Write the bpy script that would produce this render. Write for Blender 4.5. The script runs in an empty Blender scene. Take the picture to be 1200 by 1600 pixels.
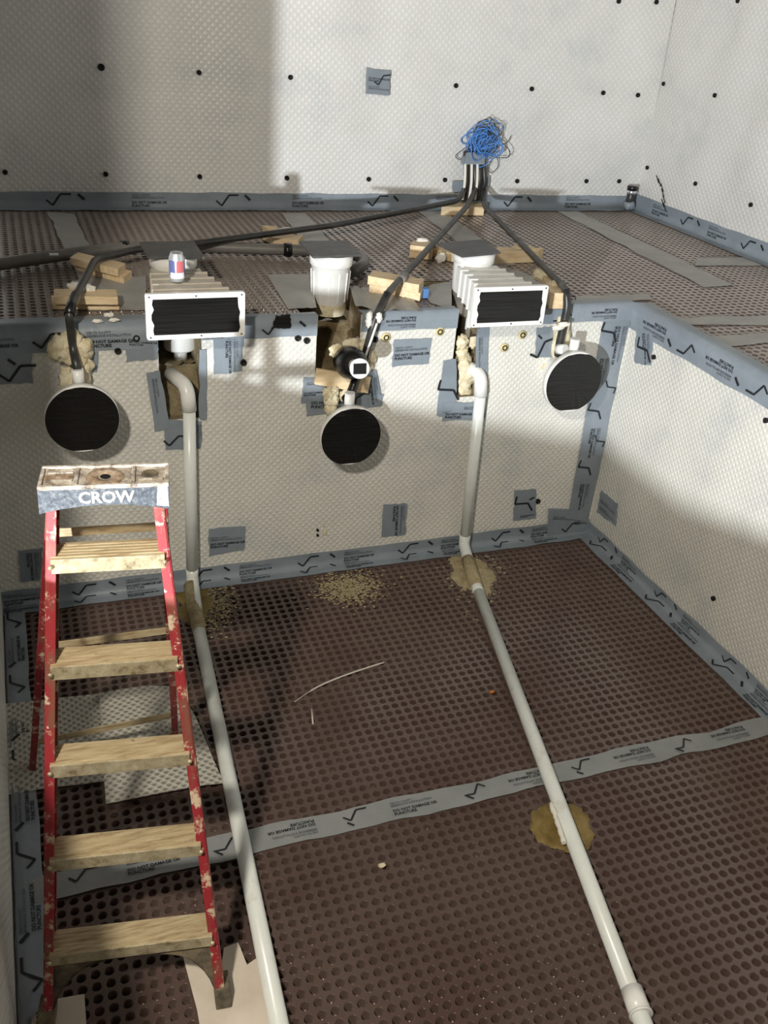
import bpy, bmesh, math, random
import numpy as np
from mathutils import Vector, Matrix, Quaternion, noise

random.seed(7); rng = np.random.default_rng(7)
scene = bpy.context.scene
COL = scene.collection

# ------------------------------------------------------------------ camera
H = 2.9                                    # lens height above the pool floor
F, PIT, ROLL, YAW = 1480.0, 0.50900068, 0.08746335, 0.39423032
_fw = Vector((math.sin(YAW)*math.cos(PIT), math.cos(YAW)*math.cos(PIT), -math.sin(PIT)))
_r0 = Vector((math.cos(YAW), -math.sin(YAW), 0)); _u0 = _r0.cross(_fw)
_rt = math.cos(ROLL)*_r0 + math.sin(ROLL)*_u0
_up = -math.sin(ROLL)*_r0 + math.cos(ROLL)*_u0
CAM = Vector((0, 0, H))
cam = bpy.data.cameras.new('camera'); co = bpy.data.objects.new('camera', cam); COL.objects.link(co)
cam.sensor_fit = 'VERTICAL'; cam.sensor_height = 36.0; cam.lens = F/1600*36.0; cam.clip_start = 0.05
co.matrix_world = Matrix(((_rt.x, _up.x, -_fw.x, 0), (_rt.y, _up.y, -_fw.y, 0), (_rt.z, _up.z, -_fw.z, H), (0, 0, 0, 1)))
scene.camera = co

# ------------------------------------------------------------------ world, lamps, exposure
w = bpy.data.worlds.new('World'); scene.world = w; w.use_nodes = True
w.node_tree.nodes['Background'].inputs[0].default_value = (1.0, 0.92, 0.79, 1)
w.node_tree.nodes['Background'].inputs[1].default_value = 0.13
def spot(name, loc, target, power, col, radius, angle, blend=0.6):
    L = bpy.data.lights.new(name, 'SPOT'); L.energy = power; L.color = col
    L.shadow_soft_size = radius; L.spot_size = math.radians(angle); L.spot_blend = blend
    o = bpy.data.objects.new(name, L); COL.objects.link(o); o.location = loc
    o.rotation_euler = (Vector(target)-Vector(loc)).to_track_quat('-Z', 'Y').to_euler()
    return o
# white work lamp standing low on the ledge, behind and left of the camera
spot('work_lamp_light', (-2.34, -1.67, 1.97), (2.4, 5.6, 1.75), 2450, (0.93, 0.97, 1.0), 0.06, 110, 0.4)
# warmer lamp hanging higher, over the near ledge
spot('hanging_lamp_light', (-0.87, 0.3, 3.8), (1.5, 4.0, 0.6), 560, (1.0, 0.925, 0.79), 0.10, 125, 0.5)
vs = scene.view_settings
vs.view_transform = 'Standard'; vs.look = 'None'; vs.gamma = 1.0; vs.exposure = 0.0
vs.use_curve_mapping = False

# ------------------------------------------------------------------ pixel -> place
def ray(x, y): return _rt*((x-600)/F) + _up*(-(y-800)/F) + _fw
def onz(x, y, z): d = ray(x, y); return CAM + d*((z-H)/d.z)
def ony(x, y, Y): d = ray(x, y); return CAM + d*(Y/d.y)
def onx(x, y, X): d = ray(x, y); return CAM + d*(X/d.x)
def onplane(x, y, o, n): d = ray(x, y); return CAM + d*(n.dot(o-CAM)/n.dot(d))

ZL = 1.455                 # ledge height
XL, XR = -0.25, 3.17       # pool side walls
YF, YB = 0.30, 4.29        # pool near and back wall
YU, XU = 6.65, 4.71        # upper back and right walls
ZT = 4.2

# ------------------------------------------------------------------ materials
MATS = {}
class NT:
    def __init__(s, name, col=(.8,.8,.8), rough=.5, spec=.5, metal=0):
        m = bpy.data.materials.new(name); m.use_nodes = True; s.m = m; s.t = m.node_tree
        s.b = s.t.nodes['Principled BSDF']; MATS[name] = m
        s.b.inputs['Base Color'].default_value = (*col, 1); s.b.inputs['Roughness'].default_value = rough
        s.b.inputs['Specular IOR Level'].default_value = spec; s.b.inputs['Metallic'].default_value = metal
    def n(s, t, **k):
        x = s.t.nodes.new(t)
        for a, v in k.items(): setattr(x, a, v)
        return x
    def l(s, a, b): s.t.links.new(a, b)
    def math(s, op, a, b=None, c=None):
        x = s.n('ShaderNodeMath', operation=op)
        for i, v in enumerate((a, b, c)):
            if v is None: continue
            if isinstance(v, (int, float)): x.inputs[i].default_value = v
            else: s.l(v, x.inputs[i])
        return x.outputs[0]
    def coord(s, which='Object'): return s.n('ShaderNodeTexCoord').outputs[which]
    def noise(s, scale, detail=4, rough=.6, vec=None):
        x = s.n('ShaderNodeTexNoise'); x.inputs['Scale'].default_value = scale
        x.inputs['Detail'].default_value = detail; x.inputs['Roughness'].default_value = rough
        s.l(vec if vec is not None else s.coord(), x.inputs['Vector']); return x.outputs[0]
    def ramp(s, fac, stops):
        x = s.n('ShaderNodeValToRGB'); e = x.color_ramp.elements
        while len(e) < len(stops): e.new(.5)
        for q, (p, c) in zip(e, stops): q.position = p; q.color = (*c, 1) if len(c) == 3 else c
        s.l(fac, x.inputs[0]); return x.outputs[0]
    def mix(s, fac, a, b):
        x = s.n('ShaderNodeMix', data_type='RGBA')
        for i, v in ((0, fac), (6, a), (7, b)):
            if isinstance(v, (int, float)): x.inputs[i].default_value = v
            elif isinstance(v, tuple): x.inputs[i].default_value = (*v, 1)
            else: s.l(v, x.inputs[i])
        return x.outputs[2]
    def bump(s, h, dist, strength=1):
        x = s.n('ShaderNodeBump'); x.inputs['Distance'].default_value = dist; x.inputs['Strength'].default_value = strength
        s.l(h, x.inputs['Height']); s.l(x.outputs[0], s.b.inputs['Normal'])
    def base(s, c): s.l(c, s.b.inputs['Base Color'])

def lattice(t, pitch, power=1.0):
    sep = t.n('ShaderNodeSeparateXYZ'); t.l(t.coord('UV'), sep.inputs[0])
    k = 2*math.pi/(pitch*math.sqrt(2))
    a = t.math('COSINE', t.math('MULTIPLY', t.math('ADD', sep.outputs[0], sep.outputs[1]), k))
    b = t.math('COSINE', t.math('MULTIPLY', t.math('SUBTRACT', sep.outputs[0], sep.outputs[1]), k))
    h = t.math('MULTIPLY', t.math('MULTIPLY_ADD', a, .5, .5), t.math('MULTIPLY_ADD', b, .5, .5))
    return t.math('POWER', h, power)

t = NT('white_membrane', (.8,.78,.72), .36, .5)
h = lattice(t, .0262, .8); t.bump(h, .0075, .38)
stain = t.ramp(t.noise(2.4, 5), [(.3, (.56,.575,.58)), (.46, (.72,.71,.66)), (.65, (.80,.785,.73))])
t.base(t.mix(h, t.mix(.35, stain, (.50,.49,.45)), stain))
t = NT('white_membrane_upper', (.8,.78,.74), .38, .5)
h = lattice(t, .034, .8); t.bump(h, .008, .38)
stain = t.ramp(t.noise(1.9, 5), [(.3, (.62,.635,.645)), (.46, (.75,.745,.72)), (.65, (.81,.805,.785))])
t.base(t.mix(h, t.mix(.35, stain, (.52,.51,.49)), stain))
t = NT('scrap_membrane', (.5,.48,.42), .45, .4)
h = lattice(t, .0262, .8); t.bump(h, -.008, 1)
t.base(t.mix(h, (.50,.48,.42), (.30,.285,.245)))
def brown(name, dust):
    t = NT(name, (.06,.04,.034), .33, .5)
    d = t.ramp(t.noise(2.2, 6, .65), [(.35, (0,0,0)), (.75, (1,1,1))])
    t.base(t.mix(t.math('MULTIPLY', d, dust), (.072,.040,.033) if dust < .5 else (.14,.108,.092), (.24,.20,.175)))
    f = t.noise(60, 3); t.bump(f, .0006, .2)
    t.b.inputs['Sheen Weight'].default_value = .42 if dust > .5 else .2; t.b.inputs['Sheen Roughness'].default_value = .35 if dust > .5 else .6; t.b.inputs['Sheen Tint'].default_value = (.85,.74,.65,1)
    t.l(t.ramp(t.noise(7, 3), [(.3, (.17,.17,.17)), (.7, (.27,.27,.27))]), t.b.inputs['Roughness'])
brown('brown_membrane', .22); brown('dusty_brown_membrane', .6)
def tape(name, a, b, rough):
    t = NT(name, a, rough, .5)
    t.base(t.ramp(t.noise(5, 5), [(.3, a), (.7, b)])); t.bump(t.noise(38, 4, .6), .0035, .55)
tape('grey_tape', (.195,.23,.265), (.265,.305,.345), .36)
tape('floor_tape', (.215,.23,.235), (.29,.30,.30), .42)
tape('dusty_tape', (.31,.305,.285), (.43,.42,.39), .5)
NT('tape_print', (.018,.02,.024), .5, .3)
NT('tape_print_faint', (.11,.125,.145), .5, .3)
t = NT('white_plastic', (.82,.82,.80), .32, .5); t.base(t.ramp(t.noise(9, 5), [(.3, (.74,.73,.69)), (.6, (.84,.84,.82))]))
t = NT('dusty_white_plastic', (.6,.55,.47), .5, .4); t.base(t.ramp(t.noise(14, 5), [(.3, (.50,.45,.38)), (.7, (.66,.61,.53))]))
t = NT('pipe_plastic', (.78,.78,.73), .3, .5); t.base(t.ramp(t.noise(11, 6), [(.25, (.62,.62,.55)), (.42, (.77,.80,.77)), (.8, (.82,.86,.84))]))
t = NT('black_tape', (.006,.006,.006), .30, .5)
mp = t.n('ShaderNodeMapping'); mp.inputs['Scale'].default_value = (1.5, 1, 22); t.l(t.coord(), mp.inputs[0])
t.bump(t.noise(3, 3, .5, mp.outputs[0]), .012, .3)
t = NT('black_conduit', (.02,.02,.02), .36, .5); t.base(t.ramp(t.noise(20, 4), [(.3, (.016,.016,.016)), (.75, (.05,.048,.044))]))
t = NT('dusty_conduit', (.09,.085,.08), .5, .4); t.base(t.ramp(t.noise(14, 5), [(.3, (.055,.052,.05)), (.75, (.13,.125,.115))]))
t = NT('grey_pipe', (.17,.16,.15), .4, .5); t.base(t.ramp(t.noise(9, 4), [(.3, (.13,.12,.11)), (.7, (.21,.20,.185))]))
t = NT('slate', (.07,.072,.072), .5, .45); t.base(t.ramp(t.noise(12, 7, .7), [(.3, (.05,.052,.053)), (.7, (.11,.11,.108))])); t.bump(t.noise(30, 6), .003, .6)
t = NT('wood', (.7,.5,.3), .6, .3)
mp = t.n('ShaderNodeMapping'); mp.inputs['Scale'].default_value = (4, 26, 26); t.l(t.coord(), mp.inputs[0])
g = t.noise(2.2, 4, .6, mp.outputs[0]); t.base(t.ramp(g, [(.25, (.60,.42,.23)), (.55, (.78,.61,.39)), (.8, (.84,.71,.50))])); t.bump(g, .001, .4)
t = NT('foam', (.72,.64,.44), .75, .2); g = t.noise(34, 5); t.base(t.ramp(g, [(.3, (.56,.46,.27)), (.6, (.78,.71,.53))])); t.bump(g, .008, .7)
t = NT('white_foam', (.8,.77,.7), .6, .3); t.bump(t.noise(40, 4), .004, .6)
t = NT('mortar', (.3,.25,.16), .9, .15); g = t.noise(20, 8, .7); t.base(t.ramp(g, [(.3, (.17,.135,.075)), (.55, (.31,.255,.16)), (.8, (.45,.38,.26))])); t.bump(g, .03, .8)
t = NT('brown_mortar', (.2,.16,.09), .9, .15); g = t.noise(9, 8, .65); t.base(t.ramp(g, [(.35, (.115,.085,.04)), (.55, (.20,.155,.09)), (.75, (.36,.29,.21))])); t.bump(g, .03, .7)
t = NT('epoxy', (.22,.16,.04), .55, .4); g = t.noise(16, 7, .65); t.base(t.ramp(g, [(.3, (.13,.085,.02)), (.55, (.235,.165,.05)), (.8, (.30,.23,.10))])); t.bump(g, .012, .7)
t = NT('sealant_powder', (.4,.33,.18), .9, .1); g = t.noise(40, 6, .7); t.base(t.ramp(g, [(.3, (.30,.235,.12)), (.7, (.52,.45,.30))])); t.bump(g, .01, .8)
t = NT('red_fibreglass', (.42,.035,.04), .5, .4)
g = t.noise(16, 8, .72); mp = t.n('ShaderNodeMapping'); mp.inputs['Scale'].default_value = (1, 1, .25); t.l(t.coord(), mp.inputs[0])
g2 = t.noise(10, 7, .7, mp.outputs[0])
c = t.mix(t.ramp(g2, [(.50, (0,0,0)), (.60, (1,1,1))]), (.30,.024,.032), (.20,.08,.052))
c = t.mix(t.ramp(g, [(.55, (0,0,0)), (.61, (1,1,1))]), c, (.60,.48,.34)); c = t.mix(t.ramp(t.noise(34, 8, .75), [(.62, (0,0,0)), (.66, (1,1,1))]), c, (.74,.68,.58)); t.base(c); t.bump(g, .002, .5)
t = NT('step_metal', (.55,.45,.28), .45, .5, .25)
mp = t.n('ShaderNodeMapping'); mp.inputs['Scale'].default_value = (3, 26, 26); t.l(t.coord(), mp.inputs[0])
g = t.noise(3, 6, .7, mp.outputs[0]); g2 = t.noise(22, 7, .7)
c = t.ramp(g, [(.3, (.28,.19,.10)), (.5, (.50,.40,.24)), (.75, (.66,.58,.40))])
t.base(t.mix(t.ramp(g2, [(.62, (0,0,0)), (.7, (1,1,1))]), c, (.26,.21,.13)))
t = NT('step_front', (.6,.5,.3), .38, .5, .35); g2 = t.noise(24, 8, .72)
t.base(t.ramp(g2, [(.34, (.22,.17,.10)), (.46, (.46,.39,.25)), (.6, (.60,.53,.37)), (.72, (.74,.69,.56))]))
t = NT('cap_plastic', (.6,.58,.52), .5, .4); g = t.noise(26, 9, .75); g2 = t.noise(60, 6, .75)
c = t.ramp(g, [(.36, (.07,.06,.055)), (.45, (.30,.25,.20)), (.55, (.54,.49,.42)), (.68, (.74,.70,.64))]); t.base(c); t.bump(g2, .003, .6)
t = NT('cap_front_plastic', (.4,.45,.5), .45, .4); g = t.noise(75, 9, .82)
t.base(t.ramp(g, [(.36, (.018,.02,.025)), (.46, (.045,.058,.078)), (.55, (.10,.115,.135)), (.63, (.22,.22,.215)), (.72, (.45,.43,.40))])); t.bump(g, .002, .5)
t = NT('cap_dirt', (.3,.22,.15), .7, .2); g = t.noise(30, 8, .75); t.base(t.ramp(g, [(.35, (.09,.055,.03)), (.5, (.36,.26,.18)), (.7, (.62,.52,.43))]))
t = NT('paint_white', (.6,.58,.53), .5, .3); t.base(t.ramp(t.noise(50, 8, .8), [(.38, (.16,.16,.16)), (.5, (.50,.48,.44)), (.62, (.66,.64,.58))]))
t = NT('rubber', (.10,.085,.06), .7, .3); t.base(t.ramp(t.noise(18, 6), [(.35, (.07,.06,.05)), (.7, (.26,.21,.13))]))
t = NT('cardboard', (.62,.55,.46), .75, .2); t.base(t.ramp(t.noise(5, 5), [(.3, (.52,.45,.37)), (.7, (.68,.61,.52))]))
NT('blue_wire', (.09,.27,.68), .3, .5); NT('dark_wire', (.05,.065,.09), .4, .5)
NT('plug_black', (.012,.012,.012), .6, .2); NT('plug_ring', (.62,.52,.26), .6, .3)
NT('can_metal', (.62,.64,.66), .32, .5, .7); NT('can_blue', (.10,.12,.27), .4, .5); NT('can_red', (.55,.13,.15), .4, .5); NT('can_white', (.72,.72,.72), .4, .5)
NT('stick', (.66,.62,.55), .5, .4); NT('orange', (.55,.17,.03), .6, .3); NT('blue_paint', (.09,.21,.45), .5, .3)
t = NT('plain_panel', (.5,.48,.44), .8, .2); NT('timber_post', (.42,.32,.2), .8, .2)
NT('silver_foil', (.7,.71,.73), .25, .5, .8)

# ------------------------------------------------------------------ mesh building
WLOC = {}
class MB:
    def __init__(s): s.v = []; s.f = []; s.sm = []
    def add(s, vs_, fs, smooth=False):
        k = len(s.v); s.v += [Vector(q) for q in vs_]; s.f += [tuple(i+k for i in q) for q in fs]; s.sm += [smooth]*len(fs); return s
    def hexa(s, p):         # 8 corners: bottom 4 (ccw from above), top 4
        return s.add(p, [(3,2,1,0), (4,5,6,7), (0,1,5,4), (1,2,6,5), (2,3,7,6), (3,0,4,7)])
    def box(s, c, size, ax=None):
        c = Vector(c); X, Y, Z = ax if ax else (Vector((1,0,0)), Vector((0,1,0)), Vector((0,0,1)))
        a, b, d = (q/2 for q in size)
        return s.hexa([c+X*i*a+Y*j*b+Z*k*d for k in (-1,1) for i, j in ((-1,-1),(1,-1),(1,1),(-1,1))])
    def bar(s, p0, p1, wd, th, side):     # rectangular bar along p0-p1; side ~ width direction
        p0, p1 = Vector(p0), Vector(p1); d = (p1-p0).normalized()
        a = (Vector(side) - d*d.dot(Vector(side))).normalized(); b = d.cross(a)
        q = [(-1,-1),(1,-1),(1,1),(-1,1)]
        return s.hexa([p+a*i*wd/2+b*j*th/2 for p in (p0, p1) for i, j in q])
    def tube(s, pts, r, n=10, caps=True):
        pts = [Vector(p) for p in pts]; R = r if isinstance(r, (list, tuple)) else [r]*len(pts)
        d0 = (pts[1]-pts[0]).normalized(); u = d0.orthogonal().normalized(); vs_ = []; prev = d0
        for i, p in enumerate(pts):
            d = (pts[min(i+1, len(pts)-1)]-pts[max(i-1, 0)]).normalized()
            u = prev.rotation_difference(d) @ u; u = (u-d*u.dot(d)).normalized(); prev = d; v = d.cross(u)
            vs_ += [p+(u*math.cos(2*math.pi*k/n)+v*math.sin(2*math.pi*k/n))*R[i] for k in range(n)]
        fs = [(i*n+k, i*n+(k+1) % n, (i+1)*n+(k+1) % n, (i+1)*n+k) for i in range(len(pts)-1) for k in range(n)]
        s.add(vs_, fs, True)
        if caps:
            k0 = len(s.v)-len(vs_)
            s.f += [tuple(k0+n-1-k for k in range(n)), tuple(k0+len(vs_)-n+k for k in range(n))]; s.sm += [False, False]
        return s
    def lathe(s, prof, o, ax=(0,0,1), n=32, smooth=True):   # prof: (radius, height along ax)
        o, ax = Vector(o), Vector(ax).normalized(); u = ax.orthogonal().normalized(); v = ax.cross(u); vs_ = []
        for r, h_ in prof: vs_ += [o+ax*h_+(u*math.cos(2*math.pi*k/n)+v*math.sin(2*math.pi*k/n))*max(r, 1e-4) for k in range(n)]
        fs = [(i*n+k, i*n+(k+1) % n, (i+1)*n+(k+1) % n, (i+1)*n+k) for i in range(len(prof)-1) for k in range(n)]
        return s.add(vs_, fs, smooth)
    def prism(s, poly, d):     # polygon (3-D points) pushed by vector d
        d = Vector(d); n = len(poly); P_ = [Vector(p) for p in poly]
        return s.add(P_+[p+d for p in P_], [tuple(range(n))[::-1], tuple(range(n, 2*n))]+[(i, (i+1) % n, n+(i+1) % n, n+i) for i in range(n)])
    def blob(s, c, r, seed=0, amp=.25, fr=3.0, sub=3, squash=(1,1,1)):
        bm = bmesh.new(); bmesh.ops.create_icosphere(bm, subdivisions=sub, radius=1); c = Vector(c); vs_ = []
        for q in bm.verts:
            p = q.co.normalized(); k = 1+amp*noise.noise(p*fr*.6+Vector((seed*7.3, seed*1.7, 0)))+amp*.5*noise.noise(p*fr*2+Vector((seed, 3, 5)))
            vs_.append(c+Vector((p.x*squash[0], p.y*squash[1], p.z*squash[2]))*r*k)
        s.add(vs_, [tuple(v.index for v in f.verts) for f in bm.faces], True); bm.free(); return s
    def build(s, name, mat, parent=None, bevel=0, uv=None):
        base = wl(parent) if parent else None
        if base is None:
            lo = Vector([min(q[i] for q in s.v) for i in range(3)]); hi = Vector([max(q[i] for q in s.v) for i in range(3)])
            base = Vector(((lo.x+hi.x)/2, (lo.y+hi.y)/2, lo.z))
        me = bpy.data.meshes.new(name); me.from_pydata([q-base for q in s.v], [], s.f)
        me.polygons.foreach_set('use_smooth', s.sm); me.materials.append(MATS[mat])
        if uv:
            L = me.uv_layers.new(name='UVMap')
            for lp in me.loops: L.data[lp.index].uv = uv(s.v[lp.vertex_index])
        me.update()
        o = bpy.data.objects.new(name, me); COL.objects.link(o)
        if parent: o.parent = parent; WLOC[o.name] = base
        else: o.location = base; WLOC[o.name] = base
        if bevel:
            b = o.modifiers.new('bevel', 'BEVEL'); b.width = bevel; b.segments = 2; b.limit_method = 'ANGLE'; b.angle_limit = math.radians(40)
        return o
def wl(o): return WLOC[o.name]
def tag(o, label=None, cat=None, group=None, kind=None):
    if label: o['label'] = label
    if cat: o['category'] = cat
    if group: o['group'] = group
    if kind: o['kind'] = kind
    return o
def thing(name, loc, label, cat, group=None):
    o = bpy.data.objects.new(name, None); COL.objects.link(o); o.location = loc; o.empty_display_size = .05
    WLOC[o.name] = Vector(loc); return tag(o, label, cat, group)
def smoothpath(pts, n=6):
    P_ = [Vector(p) for p in pts]; out = []
    for i in range(len(P_)-1):
        a, b, c, d = P_[max(i-1, 0)], P_[i], P_[i+1], P_[min(i+2, len(P_)-1)]
        for k in range(n):
            u = k/n; out.append(.5*((2*b)+(c-a)*u+(2*a-5*b+4*c-d)*u*u+(3*b-a-3*c+d)*u**3))
    return out+[P_[-1]]
def bendpath(pts, r=.06, n=6):          # straight runs with rounded corners
    P_ = [Vector(p) for p in pts]; out = [P_[0]]
    for i in range(1, len(P_)-1):
        a, b, c = P_[i-1], P_[i], P_[i+1]; k = min(r, (a-b).length*.45, (c-b).length*.45)
        s, e = b+(a-b).normalized()*k, b+(c-b).normalized()*k
        out += [(1-u)**2*s+2*u*(1-u)*b+u*u*e for u in [j/n for j in range(n+1)]]
    return out+[P_[-1]]

# ------------------------------------------------------------------ walls of studded white membrane
def und(a, b, s): return noise.noise(Vector((a, b, s)))
def wall_d(a, b, amp, fold, sd):
    k = min(1, max(0, (b-ZL-.12)/.5))
    return amp*und(a*2.2, b*2.2, sd) + (fold*k*k*(3-2*k)*und(a*2.4+.25*b, b*.35, 3.3) if fold else 0)
def wall_grid(name, fn, u0, u1, v0, v1, du, mat, label, amp=.003, fold=0, hole=None):
    us = sorted(set([u0, u1]+[u0+i*du for i in range(1, int((u1-u0)/du))]+([e for h_ in hole for e in h_[:2]] if hole else [])))
    vs_ = sorted(set([v0, v1]+[v0+i*du for i in range(1, int((v1-v0)/du))]+([e for h_ in hole for e in h_[2:]] if hole else [])))
    V, Fc = [], []
    for b in vs_:
        for a in us:
            d = wall_d(a, b, amp, fold, len(name))
            V.append(fn(a, b, d))
    nu = len(us)
    for j in range(len(vs_)-1):
        for i in range(nu-1):
            ca, cb = (us[i]+us[i+1])/2, (vs_[j]+vs_[j+1])/2
            if hole and any(h_[0] < ca < h_[1] and h_[2] < cb < h_[3] for h_ in hole): continue
            Fc.append((j*nu+i, j*nu+i+1, (j+1)*nu+i+1, (j+1)*nu+i))
    m = MB(); m.add(V, Fc, True)
    ax = 0 if fn is not None and abs((fn(1, 0, 0)-fn(0, 0, 0)).x) > .5 else 1
    o = m.build(name, mat, uv=lambda q: (q[ax], q.z)); return tag(o, label, kind='structure')
NOTCH = [(.576, .778, .965, ZL), (1.345, 1.572, 1.13, ZL), (2.10, 2.265, .975, ZL)]
NDEP = [.52, .56, .52]
wall_back = wall_grid('wall_back', lambda a, b, d: Vector((a, YB-d, b)), XL, XR, 0, ZL, .1, 'white_membrane', 'studded white membrane back wall of the pool pit', hole=NOTCH)
wall_right = wall_grid('wall_right', lambda a, b, d: Vector((XR-d, a, b)), YF, YB, 0, ZL, .1, 'white_membrane', 'studded white membrane right wall of the pool pit', amp=.004)
wall_left = wall_grid('wall_left', lambda a, b, d: Vector((XL+d, a, b)), YF, YB, 0, ZL, .1, 'white_membrane', 'studded white membrane left wall of the pool pit')
wall_front = wall_grid('wall_front', lambda a, b, d: Vector((a, YF+d, b)), XL, XR, 0, ZL, .2, 'white_membrane', 'studded white membrane near wall of the pool pit')
wall_ub = wall_grid('wall_upper_back', lambda a, b, d: Vector((a, YU-d, b)), -3.4, XU, ZL, ZT, .08, 'white_membrane_upper', 'tall studded white membrane wall behind the ledge', amp=.004, fold=.038)
wall_ur = wall_grid('wall_upper_right', lambda a, b, d: Vector((XU-d, a, b)), 0, YU, ZL, ZT, .08, 'white_membrane_upper', 'tall studded white membrane wall along the right ledge', amp=.004, fold=.038)
# rough recesses chased into the back wall behind the skimmers
for (x0, x1, z0, z1), dp, mt, wd_ in zip(NOTCH, NDEP, ('mortar', 'brown_mortar', 'mortar'), (0, .07, 0)):
    m = MB(); x0 -= wd_; x1 += wd_
    def sheet(fn, nu, nv, amp, sd):
        V = [fn(i/nu, j/nv, amp*und(i*.9+sd, j*.9, sd)) for j in range(nv+1) for i in range(nu+1)]
        m.add(V, [(j*(nu+1)+i, j*(nu+1)+i+1, (j+1)*(nu+1)+i+1, (j+1)*(nu+1)+i) for j in range(nv) for i in range(nu)], True)
    inn = .17 if mt == 'mortar' else .42      # the lower part is packed forward with mortar
    zs = ZL-(.27 if mt == 'mortar' else .16)
    sheet(lambda u, v, d: Vector((x0+(x1-x0)*u, YB+inn*(.35+.65*v)-abs(d), z0+(zs-z0)*v)), 10, 14, .05, 1.3)
    sheet(lambda u, v, d: Vector((x0+(x1-x0)*u, YB+inn+(dp-inn)*v, zs+d*.5)), 10, 8, .04, 2.3)
    sheet(lambda u, v, d: Vector((x0+(x1-x0)*u, YB+dp-abs(d)*.3, zs-.03+(ZL+.002-zs+.03)*v)), 8, 8, .03, 3.3)
    sheet(lambda u, v, d: Vector((x0, YB+dp*u, z0+(ZL-z0)*v)), 8, 8, 0, 4.3)
    sheet(lambda u, v, d: Vector((x1, YB+dp*u, z0+(ZL-z0)*v)), 8, 8, 0, 5.3)
    sheet(lambda u, v, d: Vector((x0+(x1-x0)*u, YB+inn*.4*v, z0)), 6, 4, 0, 6.3)
    m.build('recess', mt, wall_back)

# dimpled brown membrane, every cup modelled
def cups(name, x0, x1, y0, y1, z, pitch, r, dep, nseg, mat, skip=None, amp=.003, stag=False, pitch2=None, bowl=False):
    side = nseg//4; hp = pitch/2; pitch2 = pitch2 or pitch; hq = pitch2/2; B = []
    for k in range(4):
        for i in range(side):
            u = -1+2*i/side; B.append([(u*hp, -hq), (hp, u*hq), (-u*hp, hq), (-hp, -u*hq)][k])
    prof = [(1.155, 0), (1.03, -.0095), (.91, -.037), (.83, -.085), (.75, -.75), (.5, -.98)] if not bowl else [(1.08, 0), (1.0, -.03), (.95, -.12), (.86, -.75), (.62, -.95)]
    T = [(a, b, 0) for a, b in B]
    for rr, dz in prof:
        for a, b in B:
            q = math.atan2(b/hq, a/hp); T.append((math.cos(q)*r*rr, math.sin(q)*r*rr, dep*dz))
    T.append((0, 0, -dep)); T = np.array(T); n = nseg; quads = []
    for k in range(len(prof)):
        for i in range(n): quads.append((k*n+i, k*n+(i+1) % n, (k+1)*n+(i+1) % n, (k+1)*n+i))
    kk = len(prof)*n; tris = [(kk+i, kk+(i+1) % n, kk+n) for i in range(n)]
    nx, ny = int(round((x1-x0)/pitch)), int(round((y1-y0)/pitch2)); cen = []
    for j in range(ny):
        for i in range(nx):
            cx = x0+(i+.5)*pitch+(hp if stag and j % 2 else 0); cy = y0+(j+.5)*pitch2
            if skip and skip(cx, cy): continue
            cen.append((cx, cy))
    cen = np.array(cen); nc = len(cen); nv = len(T)
    V = np.zeros((nc, nv, 3)); V[:, :, 0] = cen[:, None, 0]+T[None, :, 0]; V[:, :, 1] = cen[:, None, 1]+T[None, :, 1]; V[:, :, 2] = T[None, :, 2]
    # a few cups are pressed flat, all vary a little in depth
    dv = rng.uniform(.85, 1.08, nc); dv[rng.random(nc) < .02] = .55; V[:, :, 2] *= dv[:, None]
    X, Y = V[:, :, 0], V[:, :, 1]
    V[:, :, 2] += z+amp*(np.sin(X*3.1+1.3*np.sin(Y*2.2))*.6+np.sin(Y*4.3+X*1.7)*.4)
    off = (np.arange(nc)*nv)[:, None, None]
    Q = (np.array(quads)[None]+off).reshape(-1); Tt = (np.array(tris)[None]+off).reshape(-1)
    me = bpy.data.meshes.new(name); V = V.reshape(-1, 3)
    me.vertices.add(len(V)); me.vertices.foreach_set('co', V.astype(np.float32).ravel())
    me.loops.add(len(Q)+len(Tt)); me.loops.foreach_set('vertex_index', np.concatenate([Q, Tt]).astype(np.int32))
    nq, nt = len(Q)//4, len(Tt)//3; me.polygons.add(nq+nt)
    me.polygons.foreach_set('loop_start', np.concatenate([np.arange(nq)*4, nq*4+np.arange(nt)*3]).astype(np.int32))
    sm = np.ones((nc, len(quads)), bool); sm[:, :n] = False
    me.polygons.foreach_set('use_smooth', np.concatenate([sm.ravel(), np.ones(nt, bool)]))
    me.materials.append(MATS[mat]); me.update(calc_edges=True); me.validate()
    o = bpy.data.objects.new(name, me); COL.objects.link(o); WLOC[o.name] = Vector((0, 0, 0)); return o
floor = tag(cups('floor', XL, XR, 1.05, YB, 0, .0445, .0168, .042, 12, 'brown_membrane', bowl=True), 'brown dimpled membrane floor of the pool pit', kind='structure')
NWID = [0, .07, 0]      # the middle recess widens behind its opening
def in_notch(x, y): return any(a-w_-.012 < x < b+w_+.012 and y < YB+d for (a, b, _, _), d, w_ in zip(NOTCH, NDEP, NWID))
def ledge_skip(x, y): return in_notch(x, y) or (x < XR+.03 and y < YB+.014)
ledge = tag(cups('floor_ledge', -.5, XU, 3.2, YU, ZL, .048, .0180, .032, 12, 'dusty_brown_membrane', ledge_skip, amp=.0015), 'raised ledge covered in brown dimpled membrane behind the pit', kind='structure')
m = MB(); m.add([(-3.4,-3.5,ZL),(XL,-3.5,ZL),(XL,YU,ZL),(-3.4,YU,ZL)], [(0,1,2,3)]); m.add([(XL,-3.5,ZL),(XU,-3.5,ZL),(XU,YF,ZL),(XL,YF,ZL)], [(0,1,2,3)])
m.add([(XR,YF,ZL),(XU,YF,ZL),(XU,3.2,ZL),(XR,3.2,ZL)], [(0,1,2,3)])
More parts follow.
